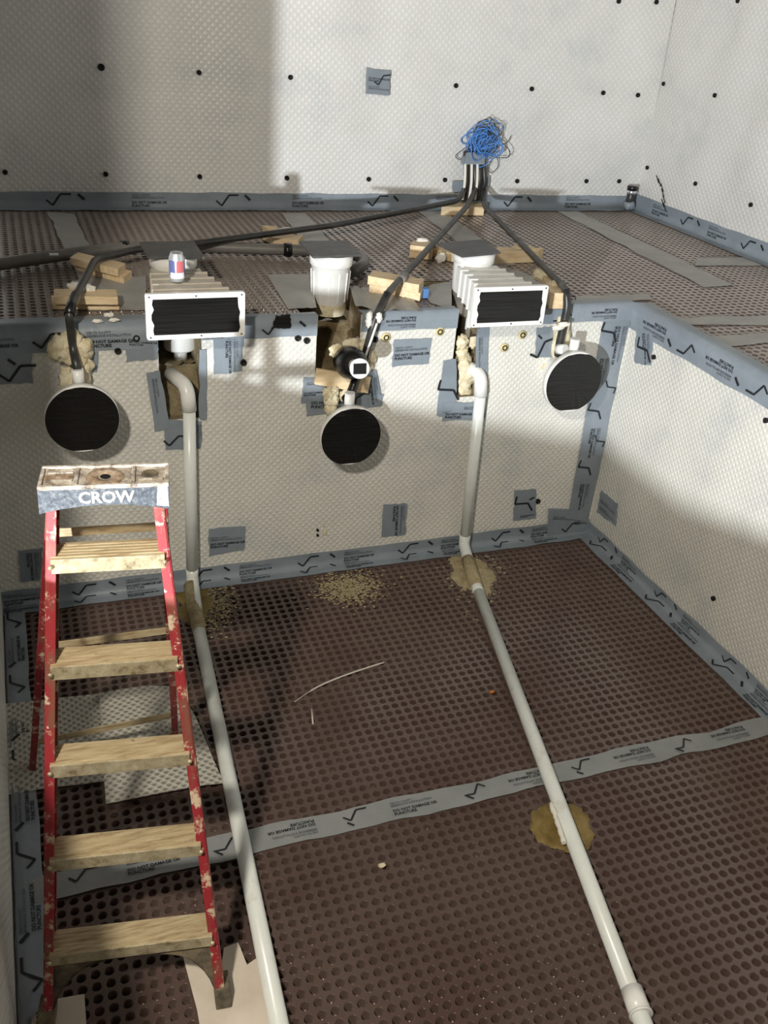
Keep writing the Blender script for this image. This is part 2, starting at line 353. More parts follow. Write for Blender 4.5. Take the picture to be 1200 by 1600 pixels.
tag(m.build('floor_side', 'dusty_brown_membrane'), 'brown membrane on the near and side ledges', kind='structure')
m = MB(); m.add([(XL,YF,-.055),(XR,YF,-.055),(XR,YB,-.055),(XL,YB,-.055)], [(0,1,2,3)])
tag(m.build('floor_base', 'brown_membrane'), 'base under the dimpled pit floor', kind='structure')
# unseen panel added on the left ledge; it shades the left of the tall wall
m = MB(); m.box((-.765, 2.5, ZL+1.25), (.91, .06, 2.5)); tag(m.build('shade_panel', 'plain_panel'), 'unseen panel added on the left ledge to cast shade', kind='structure')

def plug(wall, p, nrm, r=.0125, ring=False):
    nrm = Vector(nrm); p = Vector(p)
    if ring: MB().lathe([(r*1.55, 0), (r*1.5, .006), (r*.9, .007), (0, .007)], p, nrm, 12).build('plug_ring', 'plug_ring', wall)
    MB().lathe([(r, -.004), (r, .009), (r*.7, .011), (r*.5, .004), (0, .004)], p, nrm, 12).build('plug', 'plug_black', wall)
for x, y in ((8,269),(165,272),(312,276),(448,278),(576,280),(695,281),(808,283),(916,283),(967,283),(158,105),(312,114),(454,121),(713,134),(831,139),(942,145),(994,148),(967,2),(1023,3)):
    p = ony(x, y, YU-.005); p.y = YU-.004-wall_d(p.x, p.z, .004, .038, 15); plug(wall_ub, p, (0,-1,0), .016 if y != 105 else .021)
for x, y in ((1037,131),(1117,149),(1012,262),(1087,287),(1174,320),(1150,1)):
    p = onx(x, y, XU-.005); p.x = XU-.004-wall_d(p.y, p.z, .004, .038, 16); plug(wall_ur, p, (-1,0,0), .015)
for x, y, rg in ((213,528,0),(184,548,0),(380,566,0),(465,528,0),(479,532,0),(585,530,0),(603,527,1),(687,518,1),(788,543,1),(816,523,1),(900,535,0),(853,573,1),(840,783,0),(496,828,0),(496,836,0)):
    plug(wall_back, ony(x, y, YB-.004), (0,-1,0), .0155 if y < 800 else .007, rg)
for x, y in ((1022,558),(1197,657),(1115,935)): plug(wall_right, onx(x, y, XR-.004), (-1,0,0), .0125)

# ------------------------------------------------------------------ tape and its printing
def text_mesh(body, size, bold, name):
    cu = bpy.data.curves.new(name, 'FONT'); cu.body = body; cu.size = size; cu.align_x = 'LEFT'; cu.align_y = 'CENTER'
    cu.space_line = .95; cu.resolution_u = 2; cu.offset = bold; cu.extrude = .0003
    o = bpy.data.objects.new(name, cu); COL.objects.link(o); dg = bpy.context.evaluated_depsgraph_get()
    me = bpy.data.meshes.new_from_object(o.evaluated_get(dg)); bpy.data.objects.remove(o); return me
TXT_A = text_mesh('DELTA CAVITY\nMEMBRANE INSTALLATION', .018, .0002, 'printed_text'); TXT_A.materials.clear(); TXT_A.materials.append(MATS['tape_print_faint'])
TXT_B = text_mesh('DO NOT DAMAGE OR\nPUNCTURE', .0235, .0006, 'printed_text'); TXT_B.materials.clear(); TXT_B.materials.append(MATS['tape_print'])
TW_A, TW_B = (max(v.co.x for v in me.vertices) for me in (TXT_A, TXT_B)); TW_B = max(TW_A, TW_B)
def stroke_mesh(pts, wd, name):
    m = MB()
    for a, b in zip(pts[:-1], pts[1:]): m.bar((*a, 0), (*b, 0), wd, .0006, (-(b[1]-a[1]), b[0]-a[0], 0))
    me = bpy.data.meshes.new(name); me.from_pydata(m.v, [], m.f); me.materials.append(MATS['tape_print']); return me
ZIG = stroke_mesh([(-.075,.0), (-.038,-.032), (.012,.036), (.075,.036)], .011, 'printed_mark')
TICK = stroke_mesh([(-.016,.014), (.016,-.014)], .013, 'printed_mark')
def put_print(me, parent, o, ex, ey, sc=1.0):
    ex = Vector(ex).normalized(); ey = (Vector(ey)-ex*ex.dot(Vector(ey))).normalized(); ez = ex.cross(ey)
    ob = bpy.data.objects.new(me.name.split('.')[0], me); COL.objects.link(ob); ob.parent = parent
    loc = Vector(o)-wl(parent)
    ob.matrix_local = Matrix(((ex.x, ey.x, ez.x, loc.x), (ex.y, ey.y, ez.y, loc.y), (ex.z, ey.z, ez.z, loc.z), (0,0,0,1))) @ Matrix.Scale(sc, 4)
    WLOC[ob.name] = Vector(o); return ob
def print_block(parent, o, ex, ey, sc=1.0):     # four printed lines, o at the left middle
    ex = Vector(ex).normalized(); ey = Vector(ey).normalized()
    put_print(TXT_A, parent, o+ey*.026*sc, ex, ey, sc); put_print(TXT_B, parent, o-ey*.026*sc, ex, ey, sc)
def patch(label, quad, mat='grey_tape', prints=(), off=.007, jit=.0022, nrm=None, parent=None, n=6, cat='tape'):
    q = [Vector(p) for p in quad]; nr = (q[1]-q[0]).cross(q[3]-q[0]).normalized()
    if nr.dot(CAM-q[0]) < 0: nr = -nr
    V = []
    sd = random.random()*50
    for j in range(n+1):
        for i in range(n+1):
            u, v = i/n, j/n; p = (q[0]*(1-u)+q[1]*u)*(1-v)+(q[3]*(1-u)+q[2]*u)*v
            e = .004 if i in (0, n) or j in (0, n) else 0
            V.append(p+nr*(off+jit*und(u*3+sd, v*3, sd))+Vector((random.uniform(-e, e), 0, random.uniform(-e, e)))*(1 if abs(nr.z) < .5 else 0))
    m = MB(); m.add(V, [(j*(n+1)+i, (j+1)*(n+1)+i, (j+1)*(n+1)+i+1, j*(n+1)+i+1) for j in range(n) for i in range(n)], True)
    V2 = [p-nr*(off*.8) for p in V]; rim = [i for i in range(n+1)]+[(j)*(n+1)+n for j in range(1, n+1)]+[n*(n+1)+i for i in range(n-1, -1, -1)]+[j*(n+1) for j in range(n-1, 0, -1)]
    m.add([V[i] for i in rim]+[V2[i] for i in rim], [(i, (i+1) % len(rim), len(rim)+(i+1) % len(rim), len(rim)+i) for i in range(len(rim))])
    o = m.build('tape_patch', mat, parent)
    if not parent: tag(o, label, cat)
    ex = (q[1]-q[0]).normalized(); ey = (q[0]-q[3]).normalized()
    for kind, u, v, rot, sc in prints:
        c = (q[0]*(1-u)+q[1]*u)*(1-v)+(q[3]*(1-u)+q[2]*u)*v+nr*(off+jit+.0012)
        if kind in 'TAB':
            room = (1-u)*(q[1]-q[0]).length if abs(rot) < 45 else (1-v)*(q[3]-q[0]).length
            sc = min(sc, .96*room/(TW_B if kind != 'A' else TW_A))
        a = math.radians(rot); rx = ex*math.cos(a)+ey*math.sin(a); ry = -ex*math.sin(a)+ey*math.cos(a)
        if kind == 'T': print_block(o, c, rx, ry, sc)
        elif kind == 'A': put_print(TXT_A, o, c, rx, ry, sc)
        elif kind == 'B': put_print(TXT_B, o, c, rx, ry, sc)
        elif kind == 'Z': put_print(ZIG, o, c, rx, ry, sc)
        elif kind == 'K': put_print(TICK, o, c, rx, ry, sc)
    return o
def WB(*q): return [ony(x, y, YB) for x, y in q]
def WR(*q): return [onx(x, y, XR) for x, y in q]
def FL(*q): return [onz(x, y, 0) for x, y in q]
def LG(*q): return [onz(x, y, ZL) for x, y in q]

def strip(label, rows, n, mat='grey_tape', jit=.003, edge=.006, name='seam_tape', off=0, prints=None, flip=1):
    """rows: list of functions u->point across the width, each edge ragged; normals are offset by caller"""
    V = []; sd = random.random()*90
    for i in range(n+1):
        u = i/n
        for k, fn in enumerate(rows):
            p, nr, side = fn(u); e = edge*und(u*n*.35, k*4+sd, 2)*1.6 if side else 0
            V.append(Vector(p)+Vector(nr)*(jit*und(u*n*.6, k*2.1, sd))+(Vector(side)*e if side else Vector()))
    w_ = len(rows); m = MB()
    m.add(V, [(i*w_+k, i*w_+k+1, (i+1)*w_+k+1, (i+1)*w_+k) for i in range(n) for k in range(w_-1)], True)
    o = m.build(name, mat); return tag(o, label, 'tape')
def lstrip(label, a, b, up, out, hu, ho, mat='grey_tape', p1=True, p2=False, sc=1.0, step=.62, flip=False, start=.1, name='seam_tape'):
    """tape folded along the edge a->b: hu along 'up' on one face (facing 'out'), ho along 'out' on the other (facing 'up')"""
    a, b, up, out = Vector(a), Vector(b), Vector(up), Vector(out); L = (b-a).length; d = (b-a)/L; n = max(6, int(L/.06))
    o1, o2 = out*.008, up*.008
    rows = [lambda u: (a+d*L*u+up*hu+o1, out, up), lambda u: (a+d*L*u+up*hu*.5+o1*1.1, out, None),
            lambda u: (a+d*L*u+up*.012+out*.012, out+up, None),
            lambda u: (a+d*L*u+out*ho*.5+o2*1.1, up, None), lambda u: (a+d*L*u+out*ho+o2, up, out)]
    o = strip(label, rows, n, mat, name=name)
    for on, dirv, nr, wd in ((p1, up, out, hu), (p2, out, up, ho)):
        if not on: continue
        s = start; k = 0; ey = dirv*(1 if wd > 0 else -1)*(-1 if flip else 1)
        if abs(nr.z) > .9 and ey.dot(CAM-a) > 0 and not flip: ey = -ey
        ex = ey.cross(nr); q = sc*min(1.1, abs(wd)/.1)
        while s < L-.1:
            c = a+d*s+dirv*wd*.52+nr*.0135
            if k % 2 == 0: print_block(o, c-ex*.09, ex, ey, q*.8)
            else: put_print(ZIG, o, c, ex, ey, q*.85); put_print(TICK, o, c+ex*.14+ey*.02, ex, ey, q)
            s += step*.5; k += 1
    return o
U = Vector((0,0,1)); SX = Vector((1,0,0)); SY = Vector((0,1,0))
lstrip('long grey tape along the foot of the tall back wall', (-1.0, YU, ZL), (XU, YU, ZL), U, -SY, .105, .10, step=1.1, start=.75, sc=1.15)
lstrip('grey tape along the foot of the tall right wall', (XU, 4.1, ZL), (XU, YU, ZL), U, -SX, .12, .10, step=.7)
# rim of the pit: over the edge, down the wall and back onto the ledge
lstrip('grey rim tape left of the skimmer with the can', (XL, YB, ZL), (NOTCH[0][0], YB, ZL), -SY, U, -.11, -.12, p1=False, p2=True, flip=True, step=.5)
lstrip('grey rim tape between the skimmer with the can and the white pail', (NOTCH[0][1], YB, ZL), (NOTCH[1][0], YB, ZL), -SY, U, -.05, -.095, p1=False, p2=True, flip=True, step=.5)
lstrip('wrinkled grey rim tape between the white pail and the right skimmer', (NOTCH[1][1], YB, ZL), (NOTCH[2][0], YB, ZL), -SY, U, -.06, -.085, p1=False, p2=True, flip=False, step=.5, start=.2)
lstrip('grey rim tape from the right skimmer to the pit corner', (NOTCH[2][1], YB, ZL), (XR, YB, ZL), -SY, U, -.08, -.085, p1=False, p2=True, flip=False, step=.5, start=.2)
lstrip('grey tape folded over the rim of the right pit wall', (XR, 2.3, ZL), (XR, YB, ZL), -SX, U, -.09, -.13, p1=False, p2=True, flip=False, step=.55)
# foot of the pit walls
lstrip('grey tape along the foot of the pit back wall', (XL, YB, 0), (XR, YB, 0), U, -SY, .095, .085, p2=True, step=.6)
lstrip('grey tape along the foot of the right pit wall', (XR, 1.9, 0), (XR, YB, 0), U, -SX, .08, .10, p2=True, step=.6)
lstrip('grey tape along the foot of the left pit wall', (XL, 1.3, 0), (XL, YB, 0), U, SX, .012, .105, p1=False, p2=True, step=.5)
def flat(label, quad, mat='dusty_tape', n=26, off=.0045, prints=(), jit=.003, edge=.010):
    """tape lying on a flat surface, long side quad[0]->quad[1]"""
    q = [Vector(p) for p in quad]
    rows = []
    for k in range(5):
        v = k/4
        def fn(u, v=v, k=k):
            p = (q[0]*(1-u)+q[1]*u)*(1-v)+(q[3]*(1-u)+q[2]*u)*v
            sd = (q[3]-q[0]).normalized() if k in (0, 4) else None
            return (p+U*off, U, sd)
        rows.append(fn)
    o = strip(label, rows, n, mat, jit=jit, edge=edge)
    for kind, u, v, fl, sc in prints:
        p = (q[0]*(1-u)+q[1]*u)*(1-v)+(q[3]*(1-u)+q[2]*u)*v+U*(off+jit+.001)
        ex = (q[1]-q[0]).normalized()*(1 if not fl else -1); ey = U.cross(ex)
        if kind == 'T': print_block(o, p, ex, ey, sc)
        else: put_print(ZIG if kind == 'Z' else TICK, o, p, ex, ey, sc)
    return o
# seam across the pit floor
flat('grey seam tape running across the pit floor', [(XL+.06, 2.545, 0), (XR-.02, 2.525, 0), (XR-.02, 2.415, 0), (XL+.06, 2.43, 0)], 'floor_tape', 60, .008,
     [x for k in range(6) for x in (('T', .10+k*.155+(.06 if k not in (0, 2) else 0), .5, k not in (0, 2), .8), ('Z', .055+k*.155, .4, k % 2, .7), ('K', .20+k*.155, .75, 0, .7))], edge=.012)
# seams on the ledge
def lq(a, b, c, d): return LG(a, b, c, d)
flat('dusty tape strip on the ledge at the far left', [onz(*p, ZL) for p in ((74,332),(138,470),(182,470),(115,335))], n=30)
flat('dusty tape strip on the ledge behind the white pail', [onz(*p, ZL) for p in ((440,334),(500,420),(548,420),(478,334))], n=24)
flat('dusty tape strip on the ledge in front of the blue wires', [onz(*p, ZL) for p in ((646,326),(770,420),(806,415),(690,328))], n=24)
flat('long dusty tape strip running down the right ledge', [onz(*p, ZL) for p in ((868,330),(1100,450),(1148,447),(900,330))], n=30)
flat('dusty tape strip crossing the right ledge below the wall', [onz(*p, ZL) for p in ((1085,416),(1230,416),(1230,402),(1090,404))], n=14)
flat('upper of two dusty tape strips beside the right pit rim', [onz(*p, ZL) for p in ((1062,508),(1230,510),(1230,494),(1050,497))], n=14)
flat('lower of two dusty tape strips beside the right pit rim', [onz(*p, ZL) for p in ((1120,543),(1230,535),(1230,520),(1105,527))], n=12)
flat('grey tape band along the ledge edge by the corner', [onz(*p, ZL) for p in ((900,463),(1012,460),(1020,470),(900,474))], n=14)
flat('wide dusty tape beside the skimmer with the can', [onz(*p, ZL) for p in ((112,440),(228,432),(228,486),(135,486))], n=14)
flat('dusty tape left of the white pail', [onz(*p, ZL) for p in ((417,430),(483,430),(495,482),(450,484))], n=12)
flat('crumpled tape on the ledge right of the white pail', [onz(*p, ZL) for p in ((546,450),(640,462),(660,490),(556,484))], n=22, off=.012, jit=.016, edge=.02)
flat('dusty tape between the right skimmer and its neighbouring wood', [onz(*p, ZL) for p in ((655,450),(705,440),(706,486),(672,474))], n=10)
flat('dusty tape on the ledge behind the right skimmer faceplate', [onz(*p, ZL) for p in ((786,415),(850,440),(838,452),(770,425))], n=10)
# vertical corner and patches
V0 = [Vector((2.985, YB, ZL-.08)), Vector((XR-.012, YB, ZL-.08)), Vector((XR-.012, YB, .06)), Vector((3.0, YB, .06))]
patch('wide vertical grey tape up the pit corner', V0, prints=[('Z', .22, .06, -65, 1.0), ('T', .70, .03, -90, .95), ('T', .30, .17, -90, .7), ('Z', .78, .30, 115, .7), ('Z', .25, .42, -65, .9), ('T', .5, .50, -90, .8), ('Z', .78, .56, 115, .7), ('Z', .3, .70, -65, .9), ('T', .5, .78, -90, .75)], n=12)
patch('grey tape patch in the bottom corner of the pit back wall', WB((857,793),(915,796),(917,842),(853,838)), off=.016, prints=[('A', .1, .3, 0, .7), ('Z', .55, .6, 10, .8), ('T', .65, .4, 0, .6)])
patch('grey tape patch near the left frame edge beside a light', WB((-8,550),(49,548),(51,598),(-8,601)), prints=[('Z', .62, .68, 0, 1.05), ('K', .45, .3, 0, .9)])
patch('grey tape patch with sideways print right of the skimmer with the can', WB((333,528),(379,530),(377,579),(334,585)), prints=[('T', .62, .05, -90, .95)])
patch('small grey tape patch left of the recess under the can skimmer', WB((196,528),(247,530),(246,560),(198,565)), prints=[('B', .1, .2, 0, 1.0)])
patch('grey tape beneath the rim beside the left foam blobs', WB((128,512),(155,512),(152,581),(118,582)), prints=[('B', .2, .3, 0, .7), ('A', .1, .7, 0, .7)])
patch('slanted grey tape down the left recess edge', WB((229,584),(249,578),(266,668),(241,674)), prints=[('A', .5, .1, -90, .8)], off=.009)
patch('grey tape strip on the right edge of the left recess', WB((311,545),(322,545),(322,655),(311,655)), off=.009)
patch('grey tape patch below the left recess behind the pipe', WB((256,655),(315,658),(314,700),(258,703)), prints=[('Z', .3, .7, 0, .8), ('T', .85, .1, -90, .7)], off=.005)
patch('tattered black tape scrap on the rim above two plugs', WB((430,492),(452,490),(452,512),(424,511)), 'black_tape', off=.02)
patch('upper grey tape patch left of the wooden board', WB((475,589),(516,586),(515,630),(470,630)), prints=[('A', .1, .25, 0, .8), ('B', .05, .65, 0, .9)], off=.006)
patch('lower grey tape patch under the wooden board', WB((479,618),(598,615),(594,634),(479,649)), prints=[('B', .05, .45, 0, .95), ('Z', .66, .6, 30, .9)], off=.010)
patch('grey tape beside the black-wrapped return fitting', WB((570,582),(586,576),(596,632),(576,634)), prints=[('T', .5, .2, -90, .7)], off=.013)
patch('square grey tape patch printed with a damage warning below the stacked wood', WB((615,531),(674,527),(669,568),(612,572)), prints=[('T', .04, .5, 0, 1.0)])
patch('grey tape around the left edge of the right recess', WB((692,563),(712,560),(712,652),(681,650)), prints=[('Z', .4, .55, -60, 1.1), ('B', .3, .92, 0, .7)], off=.008)
patch('grey tape under the right recess behind the pipe', WB((690,628),(757,628),(752,654),(691,657)), prints=[('B', .05, .7, 0, .8), ('A', .5, .3, 0, .6)], off=.012)
patch('grey tape strip on the right edge of the right recess', WB((744,512),(764,510),(757,652),(743,652)), prints=[('A', .3, .1, -90, .8)], off=.009)
patch('grey tape under the right skimmer faceplate beside the oval foam', WB((838,512),(862,510),(866,557),(836,558)), prints=[('Z', .4, .72, 15, 1.1), ('K', .2, .3, 0, .8)])
patch('square grey tape patch left of the pit corner', WB((804,766),(837,763),(836,809),(801,813)), prints=[('Z', .35, .5, -60, 1.05), ('K', .8, .3, 60, .8), ('B', .3, .88, 0, .6)])
patch('grey tape patch with sideways print low on the pit wall', WB((598,788),(636,786),(633,835),(596,839)), prints=[('T', .66, .05, -90, .85)])
patch('grey tape patch with warning print right of the left pipe', WB((325,826),(384,821),(381,858),(327,868)), prints=[('T', .04, .5, 0, 1.0)])
patch('grey tape patch behind the ladder rail', WB((28,860),(66,856),(64,905),(32,909)), prints=[('T', .6, .1, -90, .8)])
patch('rounded grey tape patch at the top of the right pit wall', WR((996,513),(1022,522),(1018,572),(992,566)), prints=[('T', .6, .05, -80, .9), ('Z', .5, .6, -60, 1.1)])
patch('dark grey tape patch low on the right pit wall', WR((940,766),(966,788),(963,822),(934,800)), prints=[('A', .1, .4, 0, .9), ('A', .1, .7, 0, .9)])
patch('small grey tape patch high on the tall back wall', [ony(x, y, YU) for x, y in ((572,106),(608,110),(606,148),(571,145))], off=.028, prints=[('B', .06, .42, 0, 1.0), ('Z', .66, .42, 10, .8), ('A', .06, .75, 0, .8)])
patch('grey tape holding the conduits on the left', [ony(x, y, YU-.05) for x, y in ((706,282),(730,284),(730,299),(707,300))], off=.004)
patch('grey tape holding the conduits on the right', [ony(x, y, YU-.05) for x, y in ((752,276),(765,275),(764,292),(752,292))], off=.004)
# ------------------------------------------------------------------ skimmers and pail
def skimmer(cx, yb, quadpx, label, dusty):
    Yp = YB-.20; q = [ony(x, y, Yp) for x, y in quadpx]       # faceplate corners TL TR BR BL
    xl, xr = (q[0].x+q[3].x)/2, (q[1].x+q[2].x)/2; zt, zb = (q[0].z+q[1].z)/2, (q[2].z+q[3].z)/2; pc = (xl+xr)/2
    t_ = thing('pool_skimmer', (cx, yb, 1.16), label, 'skimmer')
    bw = 'dusty_white_plastic' if dusty else 'white_plastic'
    m = MB(); m.lathe([(.02, 1.335), (.080, 1.335), (.086, 1.345), (.088, 1.42), (.100, 1.43), (.106, 1.60), (.106, 1.615), (.114, 1.62), (.114, 1.672), (.05, 1.674)], (cx, yb, 0), n=40)
    m.build('body', 'white_plastic', t_)
    m = MB(); m.lathe([(.01, 1.24), (.074, 1.24), (.08, 1.25), (.082, 1.40)], (cx, yb-.13, 0), n=32)
    m.build('outlet_bowl', 'white_plastic', t_)
    m = MB(); m.tube([(cx, yb-.13, 1.15), (cx, yb-.13, 1.25)], .034, 20); m.build('outlet_pipe', 'white_plastic', t_)
    # throat: stepped duct flaring from the body to the faceplate, a flange at every step
    y0, y1 = yb-.05, Yp+.012; S = 5; secs = []
    m = MB()
    for i in range(S):
        a, b = i/S, (i+1)/S
        for u in (a, b):
            hw = .118+(.5*(xr-xl)-.04-.118)*a; c = cx+(pc-cx)*u; zz = zt-.012-.028*(1-a)**.7; z_ = zb+.022+.01*(1-a)
            secs.append([Vector((c-hw, y0+(y1-y0)*u, z_)), Vector((c+hw, y0+(y1-y0)*u, z_)), Vector((c+hw, y0+(y1-y0)*u, zz)), Vector((c-hw, y0+(y1-y0)*u, zz))])
    V = [p for s_ in secs for p in s_]
    m.add(V, [(i*4+k, i*4+(k+1) % 4, (i+1)*4+(k+1) % 4, (i+1)*4+k) for i in range(len(secs)-1) for k in range(4)])
    th = m.build('throat', bw, t_)
    for i in range(1, S):
        a = i/S; hw = .118+(.5*(xr-xl)-.04-.118)*a+.006; c = cx+(pc-cx)*a; y_ = y0+(y1-y0)*a; zz = zt-.012-.028*(1-a)**.7+.006; z_ = zb+.018+.01*(1-a)
        r = MB(); r.box((c, y_, (zz+z_)/2), (2*hw, .014, zz-z_)); r.build('rib', bw, th, .002)
    # faceplate frame
    m = MB(); W2, H2 = (xr-xl)/2, (zt-zb)/2; zc = (zt+zb)/2; iw, ih = W2-.037, H2-.027
    def rr(w_, h_, r, n=5): return [(sx*(w_-r)+r*math.cos(a0+k*math.pi/2/n), sz*(h_-r)+r*math.sin(a0+k*math.pi/2/n)) for sx, sz, a0 in ((1,1,0),(-1,1,math.pi/2),(-1,-1,math.pi),(1,-1,1.5*math.pi)) for k in range(n+1)]
    po, pi_ = rr(W2, H2, .012), rr(iw, ih, .004); n = len(po)
    V = [Vector((pc+x, Yp-.014, zc+z)) for x, z in po]+[Vector((pc+x, Yp-.014, zc+z)) for x, z in pi_]+[Vector((pc+x, Yp+.012, zc+z)) for x, z in po]+[Vector((pc+x, Yp+.012, zc+z)) for x, z in pi_]
    fs = []
    for i in range(n):
        j = (i+1) % n; fs += [(i, n+i, n+j, j), (i, j, 2*n+j, 2*n+i), (n+i, 3*n+i, 3*n+j, n+j), (2*n+i, 2*n+j, 3*n+j, 3*n+i)]
    m.add(V, fs); fp = m.build('faceplate', 'white_plastic', t_, .0025)
    for sx, sz in ((-1,1),(0,1),(1,1),(-1,-1),(0.1,-1),(1,-1)):
        MB().lathe([(.0045, 0), (.004, .002), (0, .002)], (pc+sx*(W2-.016), Yp-.014, zc+sz*(H2-.013)), (0,-1,0), 10).build('screw', 'dark_wire', fp)
    # black tape stretched over the mouth, torn tabs at the ends
    m = MB(); edge = [(-1,1),(1,1)]; rag = [.0,.004,-.003,.008,.008,-.002,.003,0]; P_ = []
    nz = 8; W = iw+.006
    for k in range(nz): P_.append((-W-rag[k], ih+.004-(2*ih+.008)*k/(nz-1)))
    R_ = [(W+rag[(k*3+2) % 8], ih+.004-(2*ih+.008)*k/(nz-1)) for k in range(nz)]
    V = []; NU = 10
    for k in range(nz):
        for i in range(NU+1):
            u = i/NU; x = P_[k][0]*(1-u)+R_[k][0]*u; bow = .006*math.sin(math.pi*u)*math.sin(math.pi*k/(nz-1))
            V.append(Vector((pc+x, Yp-.0155+bow+.0015*und(i*.4, k*1.7, cx), zc+P_[k][1])))
    m.add(V, [(k*(NU+1)+i, (k+1)*(NU+1)+i, (k+1)*(NU+1)+i+1, k*(NU+1)+i+1) for k in range(nz-1) for i in range(NU)], True)
    tag(m.build('mouth_tape', 'black_tape', t_), 'black tape covering the skimmer mouth'); return zt
SY_ = 4.66
ZT1 = skimmer(.715, SY_, ((226,458),(382,455),(382,524),(229,531)), 'left white pool skimmer with a beverage can on its dusty throat', True)
skimmer(2.325, SY_-.02, ((741,450),(858,443),(845,505),(733,512)), 'right white pool skimmer with a tall ribbed throat', False)
for lab, px4 in (('dark slate tile lying on the skimmer with the can', ((218,382),(303,380),(320,405),(231,405))),
                 ('dark slate tile lying on the white pail', ((467,380),(540,379),(566,401),(489,404))),
                 ('dark slate tile lying on the right skimmer', ((682,383),(755,377),(782,397),(722,403)))):
    zl = 1.676; q = [onz(x, y, zl) for x, y in px4]; m = MB(); m.prism([q[3], q[2], q[1], q[0]], (0, 0, .012)); tag(m.build('slate_tile', 'slate', bevel=.002), lab, 'tile')
# pail in the middle recess
pc = Vector((1.515, 4.64, 0)); zb_ = ony(512, 497, pc.y-.1).z
tp = thing('white_pail', (pc.x, pc.y, zb_), 'tall white plastic pail standing in the middle wall recess', 'pail')
m = MB(); m.lathe([(.01, zb_), (.084, zb_), (.088, zb_+.02), (.101, 1.61), (.106, 1.613), (.110, 1.617), (.112, 1.672), (.10, 1.673), (.095, 1.60), (.07, zb_+.03)], pc, n=44); m.build('body', 'white_plastic', tp)
for k in range(12):
    a = k*math.pi/6+.2; d = Vector((math.cos(a), math.sin(a), 0)); m = MB()
    m.bar(pc+d*.0925+U*(zb_+.07), pc+d*.1012+U*1.585, .004, .005, d.cross(U)); m.build('rib', 'white_plastic', tp)
m = MB(); m.lathe([(.086, zb_-.002), (.0905, zb_+.02), (.0925, zb_+.06)], pc, n=44); o = m.build('mortar_smear', 'foam', tp); tag(o, 'beige foam smeared round the pail foot')
# can
cb = onz(277, 442, ZT1-.02); cb.y = max(cb.y, YB-.12); cb.z = ZT1-.012
tc = thing('beverage_can', cb, 'silver blue and red beverage can on the left skimmer throat', 'can')
m = MB(); m.lathe([(.01, .006), (.026, .0), (.030, .006), (.0355, .018), (.0355, .108), (.028, .126), (.0275, .131), (.0255, .130), (.025, .124), (.0, .124)], cb, n=36); m.build('body', 'can_metal', tc)
def wrap(name, mat, a0, a1, z0, z1, r=.0359):
    m = MB(); n = 10; dirs = [math.radians(a0+(a1-a0)*i/n) for i in range(n+1)]
    V = [cb+Vector((math.sin(a)*r, -math.cos(a)*r, z)) for a in dirs for z in (z0, z1)]
    m.add(V, [(2*i, 2*i+2, 2*i+3, 2*i+1) for i in range(n)], True); m.build(name, mat, tc)
wrap('printed_panel', 'can_blue', -78, -22, .034, .10); wrap('printed_panel', 'can_red', -12, 42, .048, .098); wrap('printed_panel', 'can_white', -60, 50, .02, .046, .0361); wrap('printed_panel', 'can_blue', 52, 100, .03, .10)
m = MB(); m.box(cb+Vector((0, -.008, .127)), (.012, .018, .002)); m.build('pull_tab', 'can_metal', tc)
# ------------------------------------------------------------------ pool lights
def pool_light(pxs, label):
    p = [ony(x, y, YB-.2) for x, y in pxs]; c = sum(p, Vector())/4; r = ((p[1].x-p[0].x)+(p[2].z-p[3].z))/4
    t_ = thing('pool_light', (c.x, YB-.2, c.z-r), label, 'light niche'); c.y = YB
    m = MB(); m.lathe([(r*.45, -.03), (r*.5, .10), (r*.9, .165), (r, .175), (r, .205), (r*.985, .21), (r*.94, .208), (r*.93, .19)], c, (0,-1,0), 56); m.build('niche', 'white_plastic', t_)
    random.seed(int(c.x*100)); n = 64; V = [c-SY*.208]; 
    for k in range(n):
        a = 2*math.pi*k/n; rr_ = r*.985
        zz = rr_*math.sin(a); xx = rr_*math.cos(a)
        zz = max(min(zz, r*.92), -r*.93)
        st = round(zz/(r*.33)); lim = r*(.965 if st % 2 else .99); xx = max(min(xx, lim), -lim)
        V.append(c+Vector((xx, -.2125-.001*random.random(), zz)))
    m = MB(); m.add(V, [(0, 1+k, 1+(k+1) % n) for k in range(n)]); tag(m.build('face_tape', 'black_tape', t_), 'black tape stretched over the light face')
    m = MB(); m.tube([c+Vector((0, -.15, r*.9)), c+Vector((0, -.15, r+.055))], .026, 16); m.build('cable_inlet', 'white_plastic', t_)
    return c, r
LL = pool_light(((69,660),(187,650),(127,601),(130,704)), 'left pool light with black taped face above the ladder')
LM = pool_light(((502,690),(595,670),(548,636),(545,727)), 'middle pool light with black taped face below the wooden board')
LR = pool_light(((851,600),(939,590),(900,552),(890,643)), 'right pool light with black taped face near the pit corner')
# return fitting wrapped in black tape, pointing out of the middle recess
pf = ony(562, 576, YB-.36); pb = ony(547, 566, YB-.10); d = (pf-pb).normalized()
tr = thing('return_fitting', (pb.x, pb.y, pb.z-.08), 'white return pipe wrapped in black tape sticking out of the middle recess', 'pipe fitting')
m = MB(); m.tube([pb-d*.08, pb-d*.02, pb+d*.05, pb+d*.085, pb+d*.12], [.075, .08, .078, .066, .044], 28); m.build('tape_wrap', 'black_tape', tr)
m = MB(); m.tube([pb+d*.09, pf-d*.03], .030, 24); m.tube([pf-d*.06, pf], .036, 24); m.build('pipe', 'white_plastic', tr)
m = MB(); m.lathe([(.046, -.012), (.048, 0), (.046, .004), (0, .004)], pf, d, 28); m.build('end_cap', 'white_plastic', tr)
ex = SX-d*SX.dot(d); ez = U-d*U.dot(d); m = MB(); m.box(pf+d*.005, (.062, .003, .050), (ex.normalized(), d, ez.normalized())); tag(m.build('opening_tape', 'black_tape', tr), 'black tape square over the opening')
